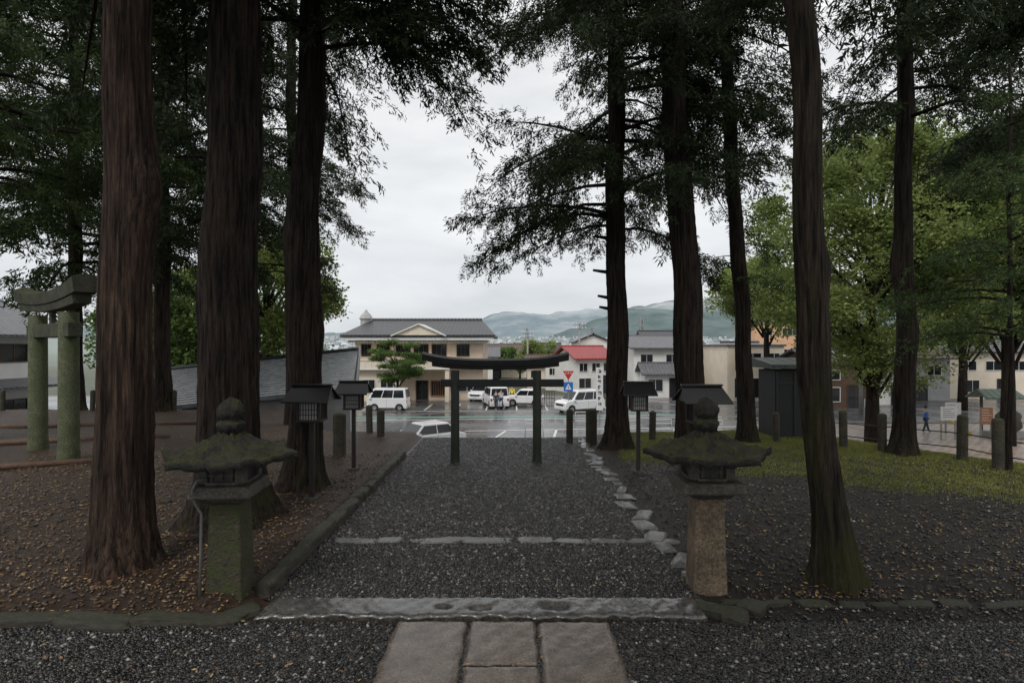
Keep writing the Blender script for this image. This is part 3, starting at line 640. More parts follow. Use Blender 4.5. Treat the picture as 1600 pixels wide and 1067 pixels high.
pebbles('soil_pebbles',15000,(2.0,9.5),(4.9,12),PEB,.015,usez=True)
pebbles('earth_pebbles',9000,(-9.5,-2.5),(5,12),PEBB,.016,usez=True)
def leaves(name,N,xr,yr,mat,size,pw=1.5):
    x=RNG.uniform(*xr,N); y=yr[0]+(yr[1]-yr[0])*RNG.uniform(0,1,N)**pw; z=np.maximum(H(x,y),0)+.022
    d=RNG.normal(0,1,(N,3)); d[:,2]*=.12; d/=np.linalg.norm(d,axis=1,keepdims=True); s=np.cross(d,[0,0,1.])+RNG.normal(0,.15,(N,3)); l=(size*RNG.uniform(.5,1.5,N))[:,None]
    p=np.stack([x,y,z],-1); V=np.stack([p-d*l,p+s*l*.4,p+d*l,p-s*l*.4],1); o=rawmesh(name,V.reshape(-1,3),4,mat); o['kind']='stuff'; return o
leaves('fallen_leaves',10000,(-10,-2.5),(4.9,15),DEAD,.021)
leaves('scattered_leaves',800,(-4,5),(3.9,14),DEAD,.018)
leaves('bed_leaves',4000,(2.2,9),(5.4,12),DEAD,.019)
def grass(name,N,cond,xr,yr,hh):
    x=RNG.uniform(*xr,N); y=RNG.uniform(*yr,N); k=cond(x,y); x=x[k];y=y[k];N=len(x); z=H(x,y)
    p=np.stack([x,y,z-.01],-1); a=RNG.uniform(0,6.28,N); s=np.stack([np.cos(a),np.sin(a),0*a],-1)*.006; b=RNG.normal(0,1,(N,3))*.35; b[:,2]=1; l=(hh*RNG.uniform(.5,1.4,N))[:,None]
    V=np.stack([p-s*1.3,p+s*1.3,p+b*l],1); o=rawmesh(name,V.reshape(-1,3),3,GRASSM); o['kind']='stuff'; return o
def gc(x,y):
    n=nz(x*.8,y*.8)+RNG.normal(0,.3,len(x)); lim=np.interp(x,[1.9,3.5,5,6,9.5],[12.0,11.2,9.9,9.3,8.2])
    return (y>lim+n*.7)&(n>-.75)&(y<np.interp(x,EX,EYv)+.3)&(x>2.4+.3*n)
grass('grass_patch',210000,gc,(1.9,11),(7.6,16),.036)
grass('sparse_weeds',5000,lambda x,y:(nz(x*2,y*2)>.45)&(y<np.interp(x,EX,EYv)),(-16,-2.6),(9,20),.06)

# ---------------------------------------------------------------- houses
def roof_mesh(w,dp,z,rh,ov,inset,th=.18):
    X=w/2+ov; Y=dp/2+ov; r=X-inset
    V=[(-X,-Y,z),(X,-Y,z),(X,Y,z),(-X,Y,z),(-X,-Y,z+th),(X,-Y,z+th),(X,Y,z+th),(-X,Y,z+th),(-r,0,z+rh),(r,0,z+rh)]
    F=[(0,1,2,3),(0,1,5,4),(1,2,6,5),(2,3,7,6),(3,0,4,7),(4,5,9,8),(6,7,8,9),(5,6,9),(7,4,8)]
    return V,F
def window(par,x,z,w,hh,y,frame=TRIMW,glass=GLASS,name='window',mull=1,thick=.05):
    g=MB().box(x-w/2,x+w/2,y-.02,y+.04,z-hh/2,z+hh/2).obj(name,glass,par)
    f=MB(); t=thick
    for (a,b,c,d) in [(x-w/2-t,x+w/2+t,z+hh/2,z+hh/2+t),(x-w/2-t,x+w/2+t,z-hh/2-t,z-hh/2),(x-w/2-t,x-w/2,z-hh/2,z+hh/2),(x+w/2,x+w/2+t,z-hh/2,z+hh/2)]: f.box(a,b,y-.07,y+.03,c,d)
    for k in range(mull): 
        xm=x-w/2+w*(k+1)/(mull+1); f.box(xm-.02,xm+.02,y-.045,y+.02,z-hh/2,z+hh/2)
    f.obj('frame',frame,g); return g
def house(loc,rz,w,dp,hh,rh,label,wallm,roofm,wins=(),inset=0,ov=.5,ridge='x',cat='house',name='house',door=None,group=None,frame=TRIMW):
    e=thing(name,label,cat,loc,rz,group)
    m=MB()
    if ridge=='x':
        if inset==0:
            m.add([(-w/2,-dp/2,-.3),(w/2,-dp/2,-.3),(w/2,dp/2,-.3),(-w/2,dp/2,-.3),(-w/2,-dp/2,hh),(w/2,-dp/2,hh),(w/2,dp/2,hh),(-w/2,dp/2,hh),(-w/2,0,hh+rh*.85),(w/2,0,hh+rh*.85)],[(0,1,5,4),(1,2,6,9,5),(2,3,7,6),(3,0,4,8,7)])
        else: m.box(-w/2,w/2,-dp/2,dp/2,-.3,hh)
    else:
        m.add([(-w/2,-dp/2,-.3),(w/2,-dp/2,-.3),(w/2,dp/2,-.3),(-w/2,dp/2,-.3),(-w/2,-dp/2,hh),(w/2,-dp/2,hh),(w/2,dp/2,hh),(-w/2,dp/2,hh),(0,-dp/2,hh+rh*.85),(0,dp/2,hh+rh*.85)],[(0,1,5,8,4),(1,2,6,5),(2,3,7,9,6),(3,0,4,7)])
    m.obj('wall',wallm,e)
    V,F=roof_mesh(w,dp,hh,rh,ov,inset) if ridge=='x' else roof_mesh(dp,w,hh,rh,ov,inset)
    F2=F
    if inset==0:
        X=(w if ridge=='x' else dp)/2+ov; Y=(dp if ridge=='x' else w)/2+ov; t=.16
        V=[];F2=[]
        dz=rh*ov/(Y-ov) if Y>ov else 0
        for s in (-1,1):
            o=len(V); V+=[(-X,s*Y,hh-dz*.6),(X,s*Y,hh-dz*.6),(X,0,hh+rh),(-X,0,hh+rh),(-X,s*Y,hh-dz*.6+t),(X,s*Y,hh-dz*.6+t),(X,0,hh+rh+t),(-X,0,hh+rh+t)]
            F2+=[tuple(o+i for i in q) for q in [(0,1,2,3),(4,5,6,7),(0,1,5,4),(1,2,6,5),(3,0,4,7)]]
    if ridge!='x': V=[(-y,x,z) for x,y,z in V]
    rf=MB().add(V,F2).obj('roof',roofm,e)
    r=(w if ridge=='x' else dp)/2+ov-inset
    a=[(-r,0,hh+rh+.12),(r,0,hh+rh+.12)]
    if ridge!='x': a=[(-y,x,z) for x,y,z in a]
    MB().tube(a,.13,6).obj('ridge_cap',roofm,rf)
    for (x,z,ww,h2) in wins: window(e,x,z,ww,h2,-dp/2,frame=frame,mull=1 if ww<2 else 2)
    if door: window(e,door[0],door[2]/2+.03,door[1],door[2],-dp/2-.005,name='door',frame=WOODW,mull=1)
    return e
e=thing('community_hall','beige two-storey hall with dark tiled roof and white pediment','hall',(-9.3,57,-3))
MB().box(-6.4,6.4,0,11,-.2,6.25).obj('upper_wall',WALLT,e)
MB().box(-9.6,-2.2,-.9,9.6,-.2,3.1).obj('lower_wall',WALLC,e,loc=(0,-.1,0))
V,F=roof_mesh(12.8,11,6.3,2.0,1.2,1.6,.22); rf=MB().add([(x,y+5.5,z) for x,y,z in V],F).obj('roof',TILED,e)
MB().tube([(-6.0,5.5,8.32),(6.0,5.5,8.32)],.16,8).obj('ridge_cap',TILED,rf)
m=MB(); m.box(-7.5,7.5,-1.1,-.95,6.0,6.28); m.box(-7.0,7.0,-.5,-.02,5.75,5.98)
for i in range(46): m.box(-6.9+i*.3,-6.9+i*.3+.14,-.7,-.45,5.72,5.96)
m.obj('cornice',TRIMW,e)
MB().prism_y([(-2.2,6.5),(2.5,6.5),(.15,7.45)],-1.25,1.2).obj('pediment',WALLC,e)
m=MB()
for s in (-1,1): m.add([(.15+s*2.7,-1.45,6.36),(.15,-1.45,7.5),(.15,3.2,7.5),(.15+s*2.7,3.2,6.36),(.15+s*2.7,-1.45,6.48),(.15,-1.45,7.64),(.15,3.2,7.64),(.15+s*2.7,3.2,6.48)],[(0,1,2,3),(4,5,6,7),(0,1,5,4),(0,3,7,4),(2,3,7,6)])
m.obj('pediment_roof',TRIMW,e)
m=MB(); m.box(-9.9,-2.0,-1.5,-.95,3.1,4.1); m.box(-2.0,3.2,-1.9,-.05,3.15,4.15); m.obj('balcony_parapet',WALLC,e,bevel=.02)
m=MB(); m.box(-9.95,-1.95,-1.56,-1.5,4.0,4.12); m.box(-2.05,3.25,-1.96,-1.9,4.05,4.17); m.box(-9.95,-1.95,-1.56,-1.5,3.1,3.2); m.box(-2.05,3.25,-1.96,-1.9,3.15,3.25)
for i in range(20): m.box(-9.6+i*.64,-9.54+i*.64,-1.54 if i<12 else -1.94,-1.49 if i<12 else -1.89,3.2,4.0)
m.obj('parapet_moulding',TRIMW,e)
MB().box(3.25,6.9,-1.0,-.02,3.3,3.6).obj('canopy',TILEB,e)
for x in (-1.8,3.0): MB().box(x-.2,x+.2,-1.85,-1.45,0,3.14).obj('column',WALLC,e)
for (x,w) in ((-5.3,.9),(-3.6,1.2),(-1.6,1.4),(.2,1.4),(2.0,1.4),(4.4,1.2)): window(e,x,5.0,w,1.1,-.005,frame=WOODW,mull=2)
for x in (-3.0,-4.8,-6.6,-8.4): window(e,x,1.5,1.2,1.2,-1.005,frame=TRIMW)
window(e,.3,1.0,1.1,1.85,-.02,frame=WOODW,name='entrance_door',mull=1,thick=.08)
window(e,1.9,1.2,1.3,1.4,-.02,frame=M('timber_lattice',(.42,.19,.09),(.28,.13,.065),6,.5,0),name='lattice_window',mull=5,thick=.1)
window(e,4.8,1.5,1.6,1.2,-.02,frame=TRIMW)
V,F=roof_mesh(9,8,3.3,1.6,.5,3,.15); MB().add([(x-10.5,y+4,z) for x,y,z in V],F).obj('wing_roof',TILEGN,e)
m=MB(); m.lathe([(.62,6.8),(.62,8.3),(.75,8.35),(.75,8.45),(.55,8.8),(.25,9.1),(.05,9.4)],8,-6.6,5); m.obj('cupola',WALLG,e)
house((8.4,68,-3),.35,4.6,6,4.0,1.3,'white shop with bright red metal roof',WALLW,TILER,((-1.4,3,1.0,.9),(.2,3,1.0,.9),(1.6,3,.8,.9),(-1.2,1.2,1.5,1.1)),0,.5,name='shop',cat='shop',door=(1.0,1.2,2.0))
house((5.6,72,-3),.0,2.8,4,3.4,1.0,'narrow white house with red roof edge',WALLW,TILER,((-.6,2.3,.8,.8),(.6,2.3,.8,.8)),0,.3,ridge='y')
house((4.2,76,-3),-.1,4.0,5,3.0,1.1,'low house with brown roof beside red shop',WALLC,TILEB,((-1,1.8,1,.9),(1,1.8,1,.9)),0,.5)
house((10.9,80,-3),0,4.4,7,6.0,1.0,'narrow white gabled building behind the shop',WALLW,TILEG,((-.9,4.6,.9,.9),(.9,4.6,.9,.9)),0,.35,ridge='y')
house((16.0,66,-3),.04,5.8,8,5.2,1.3,'white plaster storehouse with grey tiled roof',WALLW,TILEG,((-1.5,4.1,1.3,.8),(1.3,4.1,1.3,.8),(-1.5,1.3,1.6,1.2)),0,.6,door=(1.3,1.5,2.1))
house((19.5,72,-3),.0,6,8,5.6,1.6,'white house with dark tiled gable roof',WALLW,TILED,((-1.5,4.5,1.2,.9),(1.4,4.5,1.2,.9),(1.4,1.6,1.6,1.2)),0,.6)
house((16.2,60.8,-3),.04,4.6,2.2,2.6,.9,'low entrance annex with grey tiled pent roof',WALLW,TILEG,((-1.2,1.3,1.5,1.2),),0,.5,name='annex',cat='house',door=(1,1.4,2.0))
house((24.0,60,-3),.0,5.6,8,5.4,.35,'pale flat-roofed shop building with dark shopfront',WALLC,TILEG,((-.3,4.2,1.6,1.0),(1.8,4.2,1.0,1.0),(-.8,1.3,2.6,1.9)),.9,.15,name='shop',cat='shop',door=(1.7,1.6,2.2))
house((40.5,90,-3),0,7.4,8,8.8,.4,'salmon coloured apartment block with flat roof',WALLO,CONC,((-2,7.6,1.6,1.1),(1.5,7.6,2.2,1.1),(-2,4.4,1.6,1.1),(1.5,4.4,2.2,1.1)),2,.2,name='apartment_block',cat='building')
house((28.8,53,-3),0,4.6,7,4.0,1.0,'shop with brown timber front beneath trees',WOODW,TILEG,((-1.0,2.9,1.4,.8),(-1,1.2,1.4,1.2)),0,.5,name='shop',cat='shop',door=(1.1,1.4,2.0))
house((34.5,56,-3),0,5,7,4.6,1.1,'white house under the trees with tiled roof',WALLW,TILEG,((-1.2,3.4,1.4,.9),(1.2,3.4,1.4,.9),(-1.2,1.3,1.4,1.1)),0,.5,door=(1.2,1.4,2.0))
house((49.5,62,-3),0,9,7,4.8,1.3,'cream house with dark roof beyond the pavement',WALLC,TILED,((-2.6,3.4,1.6,.9),(0,3.4,1.6,.9),(2.6,3.4,1.6,.9),(-2.5,1.3,2,1.2)),0,.5,door=(1.2,1.6,2.0))
house((40.5,60,-3),0,6,7,4.2,1.2,'grey sided house with brown roof beyond trees',WALLG,TILEB,((-1.6,3,1.4,.9),(1.4,3,1.4,.9)),0,.5,door=(0,1.4,2.0))
e=house((-34.0,32,-3),R(84),9,8,6.2,2.0,'traditional white house with two tiers of grey tiled roof',WALLW,TILEG,((-2.8,5.0,1.4,1),(-.6,5.0,1.4,1),(2.0,5.0,2.4,1),(-2.4,1.5,2.0,1.4),(2.0,1.5,2.4,1.4)),0,.9,frame=WOODW)
V,F=roof_mesh(9,8,2.9,1.9,1.3,4,.16); MB().add(V,F).obj('lower_roof',TILEG,e)
random.seed(11)
for i,(x,y) in enumerate([(-6,92),(-.5,102),(6,110),(-12,108),(1,122),(13,118),(21,104),(28,120),(9,140),(-6,150),(19,150),(-18,130),(3,170)]):
    w=rr(6,9); house((x,y,h(x,y)),rr(-.3,.3),w,rr(6,8),rr(3,4.6),rr(1.2,1.8),'small distant town house with pitched roof',[WALLW,WALLC,WALLG][i%3],[TILEG,TILEB,TILED,TILEG][i%4],((-w*.25,1.9,1.2,1),(w*.2,1.9,1.2,1)),0,.4,group='houses of the town below')
e=thing('shingled_building','low building with broad wet grey shingle roof','building',(0,0,0))
A=(-7.3,27,2.22);B=(-17,27,1.2);C=(-13.4,21.6,.1);D=(-5.95,21.6,.85)
t=.16; m=MB(); m.add([C,D,A,B]+[(p[0],p[1],p[2]-t) for p in (C,D,A,B)],[(0,1,2,3),(4,5,6,7),(0,1,5,4),(1,2,6,5),(2,3,7,6),(3,0,4,7)])
rf=m.obj('roof',TILEL,e)
m=MB(); m.tube([(-17.1,27.05,1.25),(-7.25,27.05,2.27),(-5.9,21.5,.9)],.1,8); m.obj('ridge_cap',WOODR,rf)
m=MB(); m.add([(-13,22.4,-3.2),(-6.3,22.4,-3.2),(-7.5,26.6,-3.2),(-16.3,26.6,-3.2),(-13,22.4,.05),(-6.4,22.4,.8),(-7.5,26.6,1.95),(-16.3,26.6,1.0)],[(0,1,5,4),(1,2,6,5),(2,3,7,6),(3,0,4,7)]); m.obj('wall',WALLG,e)
e=thing('storage_kiosk','dark green metal kiosk with flat sloping roof by the posts','kiosk',(7.3,15.2,-.17))
MB().box(-.5,.5,-.5,.5,-.3,1.95).obj('wall',DGREEN,e,bevel=.01)
MB().add([(-.66,-.65,2.0),(.6,-.65,2.0),(.6,.6,2.0),(-.66,.6,2.0),(-.66,-.65,2.1),(.6,-.65,2.1),(.6,.6,2.26),(-.66,.6,2.26)],[(0,1,2,3),(4,5,6,7),(0,1,5,4),(1,2,6,5),(2,3,7,6),(3,0,4,7)]).obj('roof',KROOF,e)
m=MB(); 
for k in (-.48,-.02,.44): m.box(k,k+.04,-.53,-.502,.05,1.9)
m.box(-.445,.445,-.525,-.503,1.6,1.64); m.obj('door',BLACKP,e)

# ---------------------------------------------------------------- vehicles
def wheelset(e,xs,W,r):
    for x in xs:
        for s in (-1,1):
            m=MB(); pr=[(r*.62,-.09),(r*.93,-.1),(r,-.07),(r,.07),(r*.93,.1),(r*.62,.09)]
            n=24; V=[];F=[]
            for (q,yy) in pr:
                for k in range(n): a=2*math.pi*k/n; V.append((q*math.cos(a),yy,q*math.sin(a)))
            for i in range(5):
                for k in range(n): F.append((i*n+k,i*n+(k+1)%n,(i+1)*n+(k+1)%n,(i+1)*n+k))
            m.add(V,F); w=m.obj('wheel',RUB,e,smooth=False,loc=(x,s*(W/2-.11),r))
            m=MB(); n=20; V=[(0,s*.06,0)]+[(r*.63*math.cos(2*math.pi*k/n),s*.085,r*.63*math.sin(2*math.pi*k/n)) for k in range(n)]
            m.add(V,[(0,k+1,(k+1)%n+1) for k in range(n)]); m.obj('rim',CHR,w)
def car(label,cat,loc,rz,Ln,W,Ht,belt,hood,cab,top,paint=WHITEP,panes=2,r=.29,tum=.13,name='parked_car'):
    e=thing(name,label,cat,loc,rz,'vehicles parked in the car park below')
    x0,x1=-Ln/2,Ln/2; wx=(x0+.62,x1-.68); g=.2
    P=[(x0+.05,g)]
    for wxc in wx:
        for k in range(9):
            a=math.pi-math.pi*k/8; P.append((wxc+(r+.06)*math.cos(a),max(g,r+(r+.06)*math.sin(a)-.02)))
    P+=[(x1-.05,g),(x1,g+.18),(x1-.04,hood-.16),(x1-.18,hood),(cab[1],belt),(cab[0],belt),(x0+.03,belt-.1),(x0,g+.3)]
    body=MB().prism_y(P,-W/2,W/2).obj('body',paint,e,bevel=.05,seg=3,ang=40)
    c0,c1=cab; t0,t1=top; y0=W/2-.035; y1=W/2-tum
    m=MB(); m.add([(c0,-y0,belt-.03),(c1,-y0,belt-.03),(c1,y0,belt-.03),(c0,y0,belt-.03),(t0,-y1,Ht),(t1,-y1,Ht),(t1,y1,Ht),(t0,y1,Ht)],[(0,1,2,3),(4,5,6,7),(0,1,5,4),(1,2,6,5),(2,3,7,6),(3,0,4,7)])
    m.obj('cabin',paint,e,bevel=.07,seg=3)
    def q(u,v,s):
        zz=belt+(Ht-belt)*v; xa=c0+(t0-c0)*v; xb=c1+(t1-c1)*v; yy=y0+(y1-y0)*v+.008
        return (xa+(xb-xa)*u,s*yy,zz)
    for s in (-1,1):
        for k in range(panes):
            u0=.05+.9*k/panes+.012; u1=.05+.9*(k+1)/panes-.012
            MB().add([q(u0,.08,s),q(u1,.08,s),q(u1,.82,s),q(u0,.82,s)],[(0,1,2,3)]).obj('side_window',GLASS,e)
    for (cx,tx,sg,nm) in ((c1,t1,1,'windscreen'),(c0,t0,-1,'rear_window')):
        pts=[]
        for (v,ww) in ((.1,.9),(.86,.88)):
            for s in (-1,1): pts.append((cx+(tx-cx)*v+sg*.014,s*(y0+(y1-y0)*v)*ww,belt+(Ht-belt)*v+.008))
        MB().add([pts[0],pts[1],pts[3],pts[2]],[(0,1,2,3)]).obj(nm,GLASS,e)
    for s in (-1,1):
        MB().box(x1-.12,x1+.006,s*(W/2-.3)-.15,s*(W/2-.3)+.15,hood-.3,hood-.14).obj('headlight',LAMP,e,bevel=.02)
        MB().box(x0-.006,x0+.08,s*(W/2-.12)-.08,s*(W/2-.12)+.08,belt-.38,belt-.16).obj('tail_light',REDL,e,bevel=.015)
        MB().box(c1-.35,c1-.18,s*(W/2+.06)-.07,s*(W/2+.06)+.07,belt-.02,belt+.12).obj('wing_mirror',paint,e,bevel=.02)
    MB().box(x1-.03,x1+.012,-.17,.17,g+.16,g+.32).obj('licence_plate',WHITE,e)
    MB().box(x1-.03,x1+.01,-W*.3,W*.3,hood-.36,hood-.2).obj('grille',BLACKP,e)
    MB().box(x0+.1,x1-.1,-W/2+.06,W/2-.06,.17,.3).obj('underbody',BLACKP,e)
    for s in (-1,1): MB().box((c0+c1)/2-.005,(c0+c1)/2+.005,s*(W/2+.001)-.004,s*(W/2+.001)+.004,g+.1,belt-.02).obj('door_seam',BLACKP,e)
    wheelset(e,wx,W,r); return e
Z0=-2.99
car('small boxy white van parked side-on in front of the hall','van',(-10.4,48,Z0),math.pi-.05,3.4,1.5,1.88,1.05,.98,(-1.66,1.62),(-1.52,1.12),panes=3)
car('white sedan with grey windows parked below the terrace edge','car',(-4.6,29.2,Z0),math.pi+.7,4.4,1.66,1.48,.94,.9,(-1.8,.95),(-1.15,.25),panes=2,r=.31,tum=.25)
car('tall white minivan parked nose toward the road','van',(-1.5,51.0,Z0),R(-78)+math.pi,4.3,1.7,1.85,1.05,1.0,(-2.05,1.5),(-1.9,.7),panes=3,r=.32)
car('white compact car with dark windows beside the minivan','car',(1.2,52,Z0),R(-12)+math.pi,3.4,1.55,1.5,.92,.9,(-1.55,.95),(-1.3,.35),panes=2)
car('white minivan with dark tinted windows by the roadside','van',(5.6,47,Z0),math.pi+.5,4.0,1.65,1.8,1.0,.95,(-1.92,1.35),(-1.75,.65),panes=3,r=.31)
car('white hatchback waiting behind the minivan','car',(-3.0,57,Z0),R(70)+math.pi,3.6,1.6,1.6,.95,.9,(-1.65,1.0),(-1.4,.4),panes=2)

# ---------------------------------------------------------------- people
def skinmesh(name,pts,edges,rad,mat,parent,sub=2):
    me=bpy.data.meshes.new(name); me.from_pydata(pts,edges,[]); me.materials.append(mat)
    o=bpy.data.objects.new(name,me); COL.objects.link(o); o.parent=parent
    md=o.modifiers.new('skin','SKIN'); md.use_smooth_shade=True
    sv=me.skin_vertices[0].data
    for i,r in enumerate(rad): sv[i].radius=(r,r)
    sv[0].use_root=True
    s=o.modifiers.new('sub','SUBSURF'); s.levels=sub; s.render_levels=sub; return o
def person(loc,rz,s,label,shirt,pants,stride=.1):
    e=thing('person',label,'person',loc,rz,'people by the road'); e.scale=(s,s,s)
    P=[(0,0,.95),(0,0,1.15),(0,0,1.38),(0,0,1.5),(0,-.01,1.6),(0,-.01,1.70),
       (.1,0,.9),(.11,-stride*.5,.5),(.11,-stride,.08),(.11,-stride-.14,.03),(-.1,0,.9),(-.11,stride*.3,.5),(-.11,stride,.08),(-.11,stride-.14,.03),
       (.19,0,1.38),(.24,.02,1.12),(.25,-.06,.88),(.25,-.08,.78),(-.19,0,1.38),(-.24,.02,1.12),(-.25,-.06,.88),(-.25,-.08,.78)]
    E=[(0,1),(1,2),(2,3),(3,4),(4,5),(0,6),(6,7),(7,8),(8,9),(0,10),(10,11),(11,12),(12,13),(2,14),(14,15),(15,16),(16,17),(2,18),(18,19),(19,20),(20,21)]
    Rd=[.12,.11,.12,.055,.09,.085,.08,.055,.04,.035,.08,.055,.04,.035,.055,.04,.03,.032,.055,.04,.03,.032]
    skinmesh('body',P,E,Rd,SKIN,e)
    i=[1,0,2,14,15,16,18,19,20]; mp={k:j for j,k in enumerate(i)}
    skinmesh('jacket',[P[k] for k in i],[(mp[a],mp[b]) for a,b in E if a in mp and b in mp],[Rd[k]+.02 for k in i],shirt,e)
    i=[0,6,7,8,10,11,12]; mp={k:j for j,k in enumerate(i)}
    skinmesh('trousers',[P[k] for k in i],[(mp[a],mp[b]) for a,b in E if a in mp and b in mp],[Rd[k]+.02 for k in i],pants,e)
    m=MB(); m.lathe([(.10,1.62),(.112,1.68),(.10,1.76),(.06,1.80),(.01,1.815)],14,0,.02); m.obj('hair',HAIR,e,smooth=True)
    return e
person((-.95,49.0,Z0),.6,.98,'person in white shirt and dark trousers walking past cars',WHC,NAVY,.18)
person((-1.35,48.2,Z0),-.5,.95,'person in navy clothes standing beside parked cars',NAVY,NAVY,.08)
person((0.0,53.2,Z0),0,1.0,'person in yellow jacket standing behind the cars',YELC,NAVY,.08)
person((25.9,35.6,Z0),1.2,.95,'person in blue top walking on the pavement',BLUEC,NAVY,.2)

# ---------------------------------------------------------------- street furniture
def text(body,size,loc,rot,mat,parent,name='lettering'):
    cu=bpy.data.curves.new(name,'FONT'); cu.body=body; cu.size=size; cu.align_x='CENTER'; cu.align_y='CENTER'; cu.extrude=.002
    o=bpy.data.objects.new(name,cu); COL.objects.link(o); bpy.context.view_layer.update()
    me=bpy.data.meshes.new_from_object(o.evaluated_get(bpy.context.evaluated_depsgraph_get())); bpy.data.objects.remove(o); me.materials.clear(); me.materials.append(mat)
    o=bpy.data.objects.new(name,me); COL.objects.link(o); o.location=loc; o.rotation_euler=rot; o.parent=parent; return o
e=thing('traffic_sign','red inverted triangular stop sign above blue crossing sign','traffic sign',(4.55,46,Z0))
MB().tube([(0,0,0),(0,0,3.4)],.035,8).obj('pole',STEEL,e)
MB().prism_y([(-.45,3.4),(.45,3.4),(0,2.65)],-.06,-.04).obj('stop_plate',RED,e,bevel=.01)
text('止まれ',.2,(0,-.064,3.22),(R(90),0,0),WHITE,e)
MB().box(-.38,.38,-.06,-.04,1.75,2.5).obj('crossing_plate',BLUE,e,bevel=.02)
MB().prism_y([(-.26,1.9),(.26,1.9),(0,2.38)],-.068,-.062).obj('white_triangle',WHITE,e)
MB().tube([(0,-.074,1.98),(0,-.074,2.2)],.025,6).obj('pedestrian_symbol',BLK,e)
def barricade(x,y,rz=0):
    e=thing('pipe_barrier','white pipe frame barrier standing on wet asphalt','barrier',(x,y,Z0),rz,'white pipe barriers')
    m=MB()
    m.tube([(-.55,0,0),(-.5,0,.95),(.5,0,.95),(.55,0,0)],.025,8); m.obj('frame',TRIMW,e,smooth=True)
    for zz in (.35,.7): MB().tube([(-.52,0,zz),(.52,0,zz)],.02,6).obj('crossbar',TRIMW,e)
    return e
b=barricade(1.35,34.5); dup(b,(7.6,36,Z0),.1); dup(b,(4.8,38.5,Z0),-.1); dup(b,(12.2,34.3,Z0),.1); dup(b,(9.2,34.6,Z0),.05)
e=thing('lattice_gate','dark folding metal gate beside the parked cars','gate',(3.2,50,Z0))
m=MB(); 
for i in range(6): m.box(-.6+i*.22,-.56+i*.22,-.02,.02,0,1.45)
for z in (.15,.8,1.4): m.box(-.6,.54,-.03,-.018,z,z+.05)
m.obj('bars',BLACKP,e)
e=thing('banner_sign','tall narrow pale signboard on a pole beside trunk','sign',(6.15,40,Z0))
MB().tube([(0,0,0),(0,0,3.9)],.04,8).obj('pole',STEEL,e)
bd=MB().box(-.24,.24,-.08,-.045,.9,3.9).obj('board',WHITE,e,bevel=.01)
random.seed(5)
def strokes(m,cx,cz,s,y,n=7):
    for _ in range(n):
        a=rr(-.4,.4)*s; b=rr(-.4,.4)*s
        if random.random()<.5: m.box(cx-.4*s,cx+rr(.1,.4)*s,y-.004,y,cz+b-.05*s,cz+b+.05*s)
        else: m.box(cx+a-.05*s,cx+a+.05*s,y-.006,y-.002,cz-.4*s,cz+rr(.1,.4)*s)
for i in range(7): m=MB(); strokes(m,0,3.65-i*.38,.3,-.082); m.obj('character',BLK,e)
e=thing('shop_sign','white vertical shop signboard with black characters','sign',(22.2,55.6,-3)); 
MB().box(-.38,.38,-.1,0,2.6,5.5).obj('board',WHITE,e,bevel=.01)
for i in range(5): m=MB(); strokes(m,0,5.15-i*.54,.46,-.104); m.obj('character',BLK,e)
MB().tube([(0,.05,0),(0,.05,5.4)],.06,8).obj('pole',STEEL,e)
def pole(x,y,hh,label,z=-3,arms=2):
    e=thing('utility_pole',label,'utility pole',(x,y,z),rr(-.2,.2),'utility poles')
    MB().tube([(0,0,-.2),(0,0,hh)],[.17,.11],12).obj('pole',CONC,e,smooth=True)
    for k in range(arms):
        zz=hh-.3-k*.55; ca=MB().box(-.9,.9,-.17,-.1,zz,zz+.08).obj('crossarm',STEEL,e)
        for xx in (-.8,-.4,.4,.8): MB().lathe([(.05,zz+.08),(.07,zz+.14),(.04,zz+.2),(.06,zz+.26),(.02,zz+.3)],8,xx,-.13).obj('insulator',WHITE,ca)
    return e
pole(27.0,44,8.0,'concrete utility pole with crossarms beside the pavement',arms=3)
pole(-27.1,32.5,9.2,'concrete utility pole beside the traditional house')
pole(8.9,75,8.5,'distant concrete utility pole between shops')
pole(2.2,80,7.5,'distant concrete utility pole near garden trees')
for za in (6.1,5.6,5.1):
    tag(MB().tube([(-60+i*45/12.,38-i*5.5/12,za+.06*i-.9*math.sin(math.pi*i/12)) for i in range(13)],.018,5).obj('power_line',BLK),'thin black power line sagging between poles','power line','power lines')
e=thing('hazard_pole','yellow and black striped guard pole at the crossing','post',(26.2,41.6,Z0))
MB().tube([(0,0,0),(0,0,1.5)],.11,10).obj('post',YEL,e)
for i in range(4): MB().tube([(0,0,.15+i*.36),(0,0,.31+i*.36)],.114,10).obj('black_band',BLK,e)
def board(x,y,w,hh,z,mat,label,name='notice_board'):
    e=thing(name,label,'notice board',(x,y,Z0),rr(-.2,.1))
    for s in (-1,1): MB().box(s*w*.42-.035,s*w*.42+.035,-.035,.035,0,z+hh/2).obj('leg',STEEL,e)
    MB().box(-w/2,w/2,-.075,-.04,z-hh/2,z+hh/2).obj('panel',mat,e,bevel=.01)
    for i in range(5): MB().box(-w*.38,rr(.1,.38)*w,-.079,-.076,z+hh*.33-i*hh*.15,z+hh*.33-i*hh*.15+.025).obj('printed_line',BLK if mat is not BROWN else WHITE,e)
board(25.3,33,1.0,.8,1.5,WHITE,'white notice board on steel legs by the pavement')
board(27.4,35.4,1.0,1.0,1.4,WHITE,'white information panel beside the trees')
board(27.9,33.5,.75,1.0,1.3,BROWN,'brown notice board on short legs')
board(21.4,34.0,.7,.5,2.0,WHITE,'small white sign with printed lines beside pole')
e=thing('stone_monument','rough brown stone monument on a stepped base','monument',(29.3,33.6,Z0))
MB().box(-1.1,1.1,-.6,.6,0,.35).obj('base',CONC,e,bevel=.03)
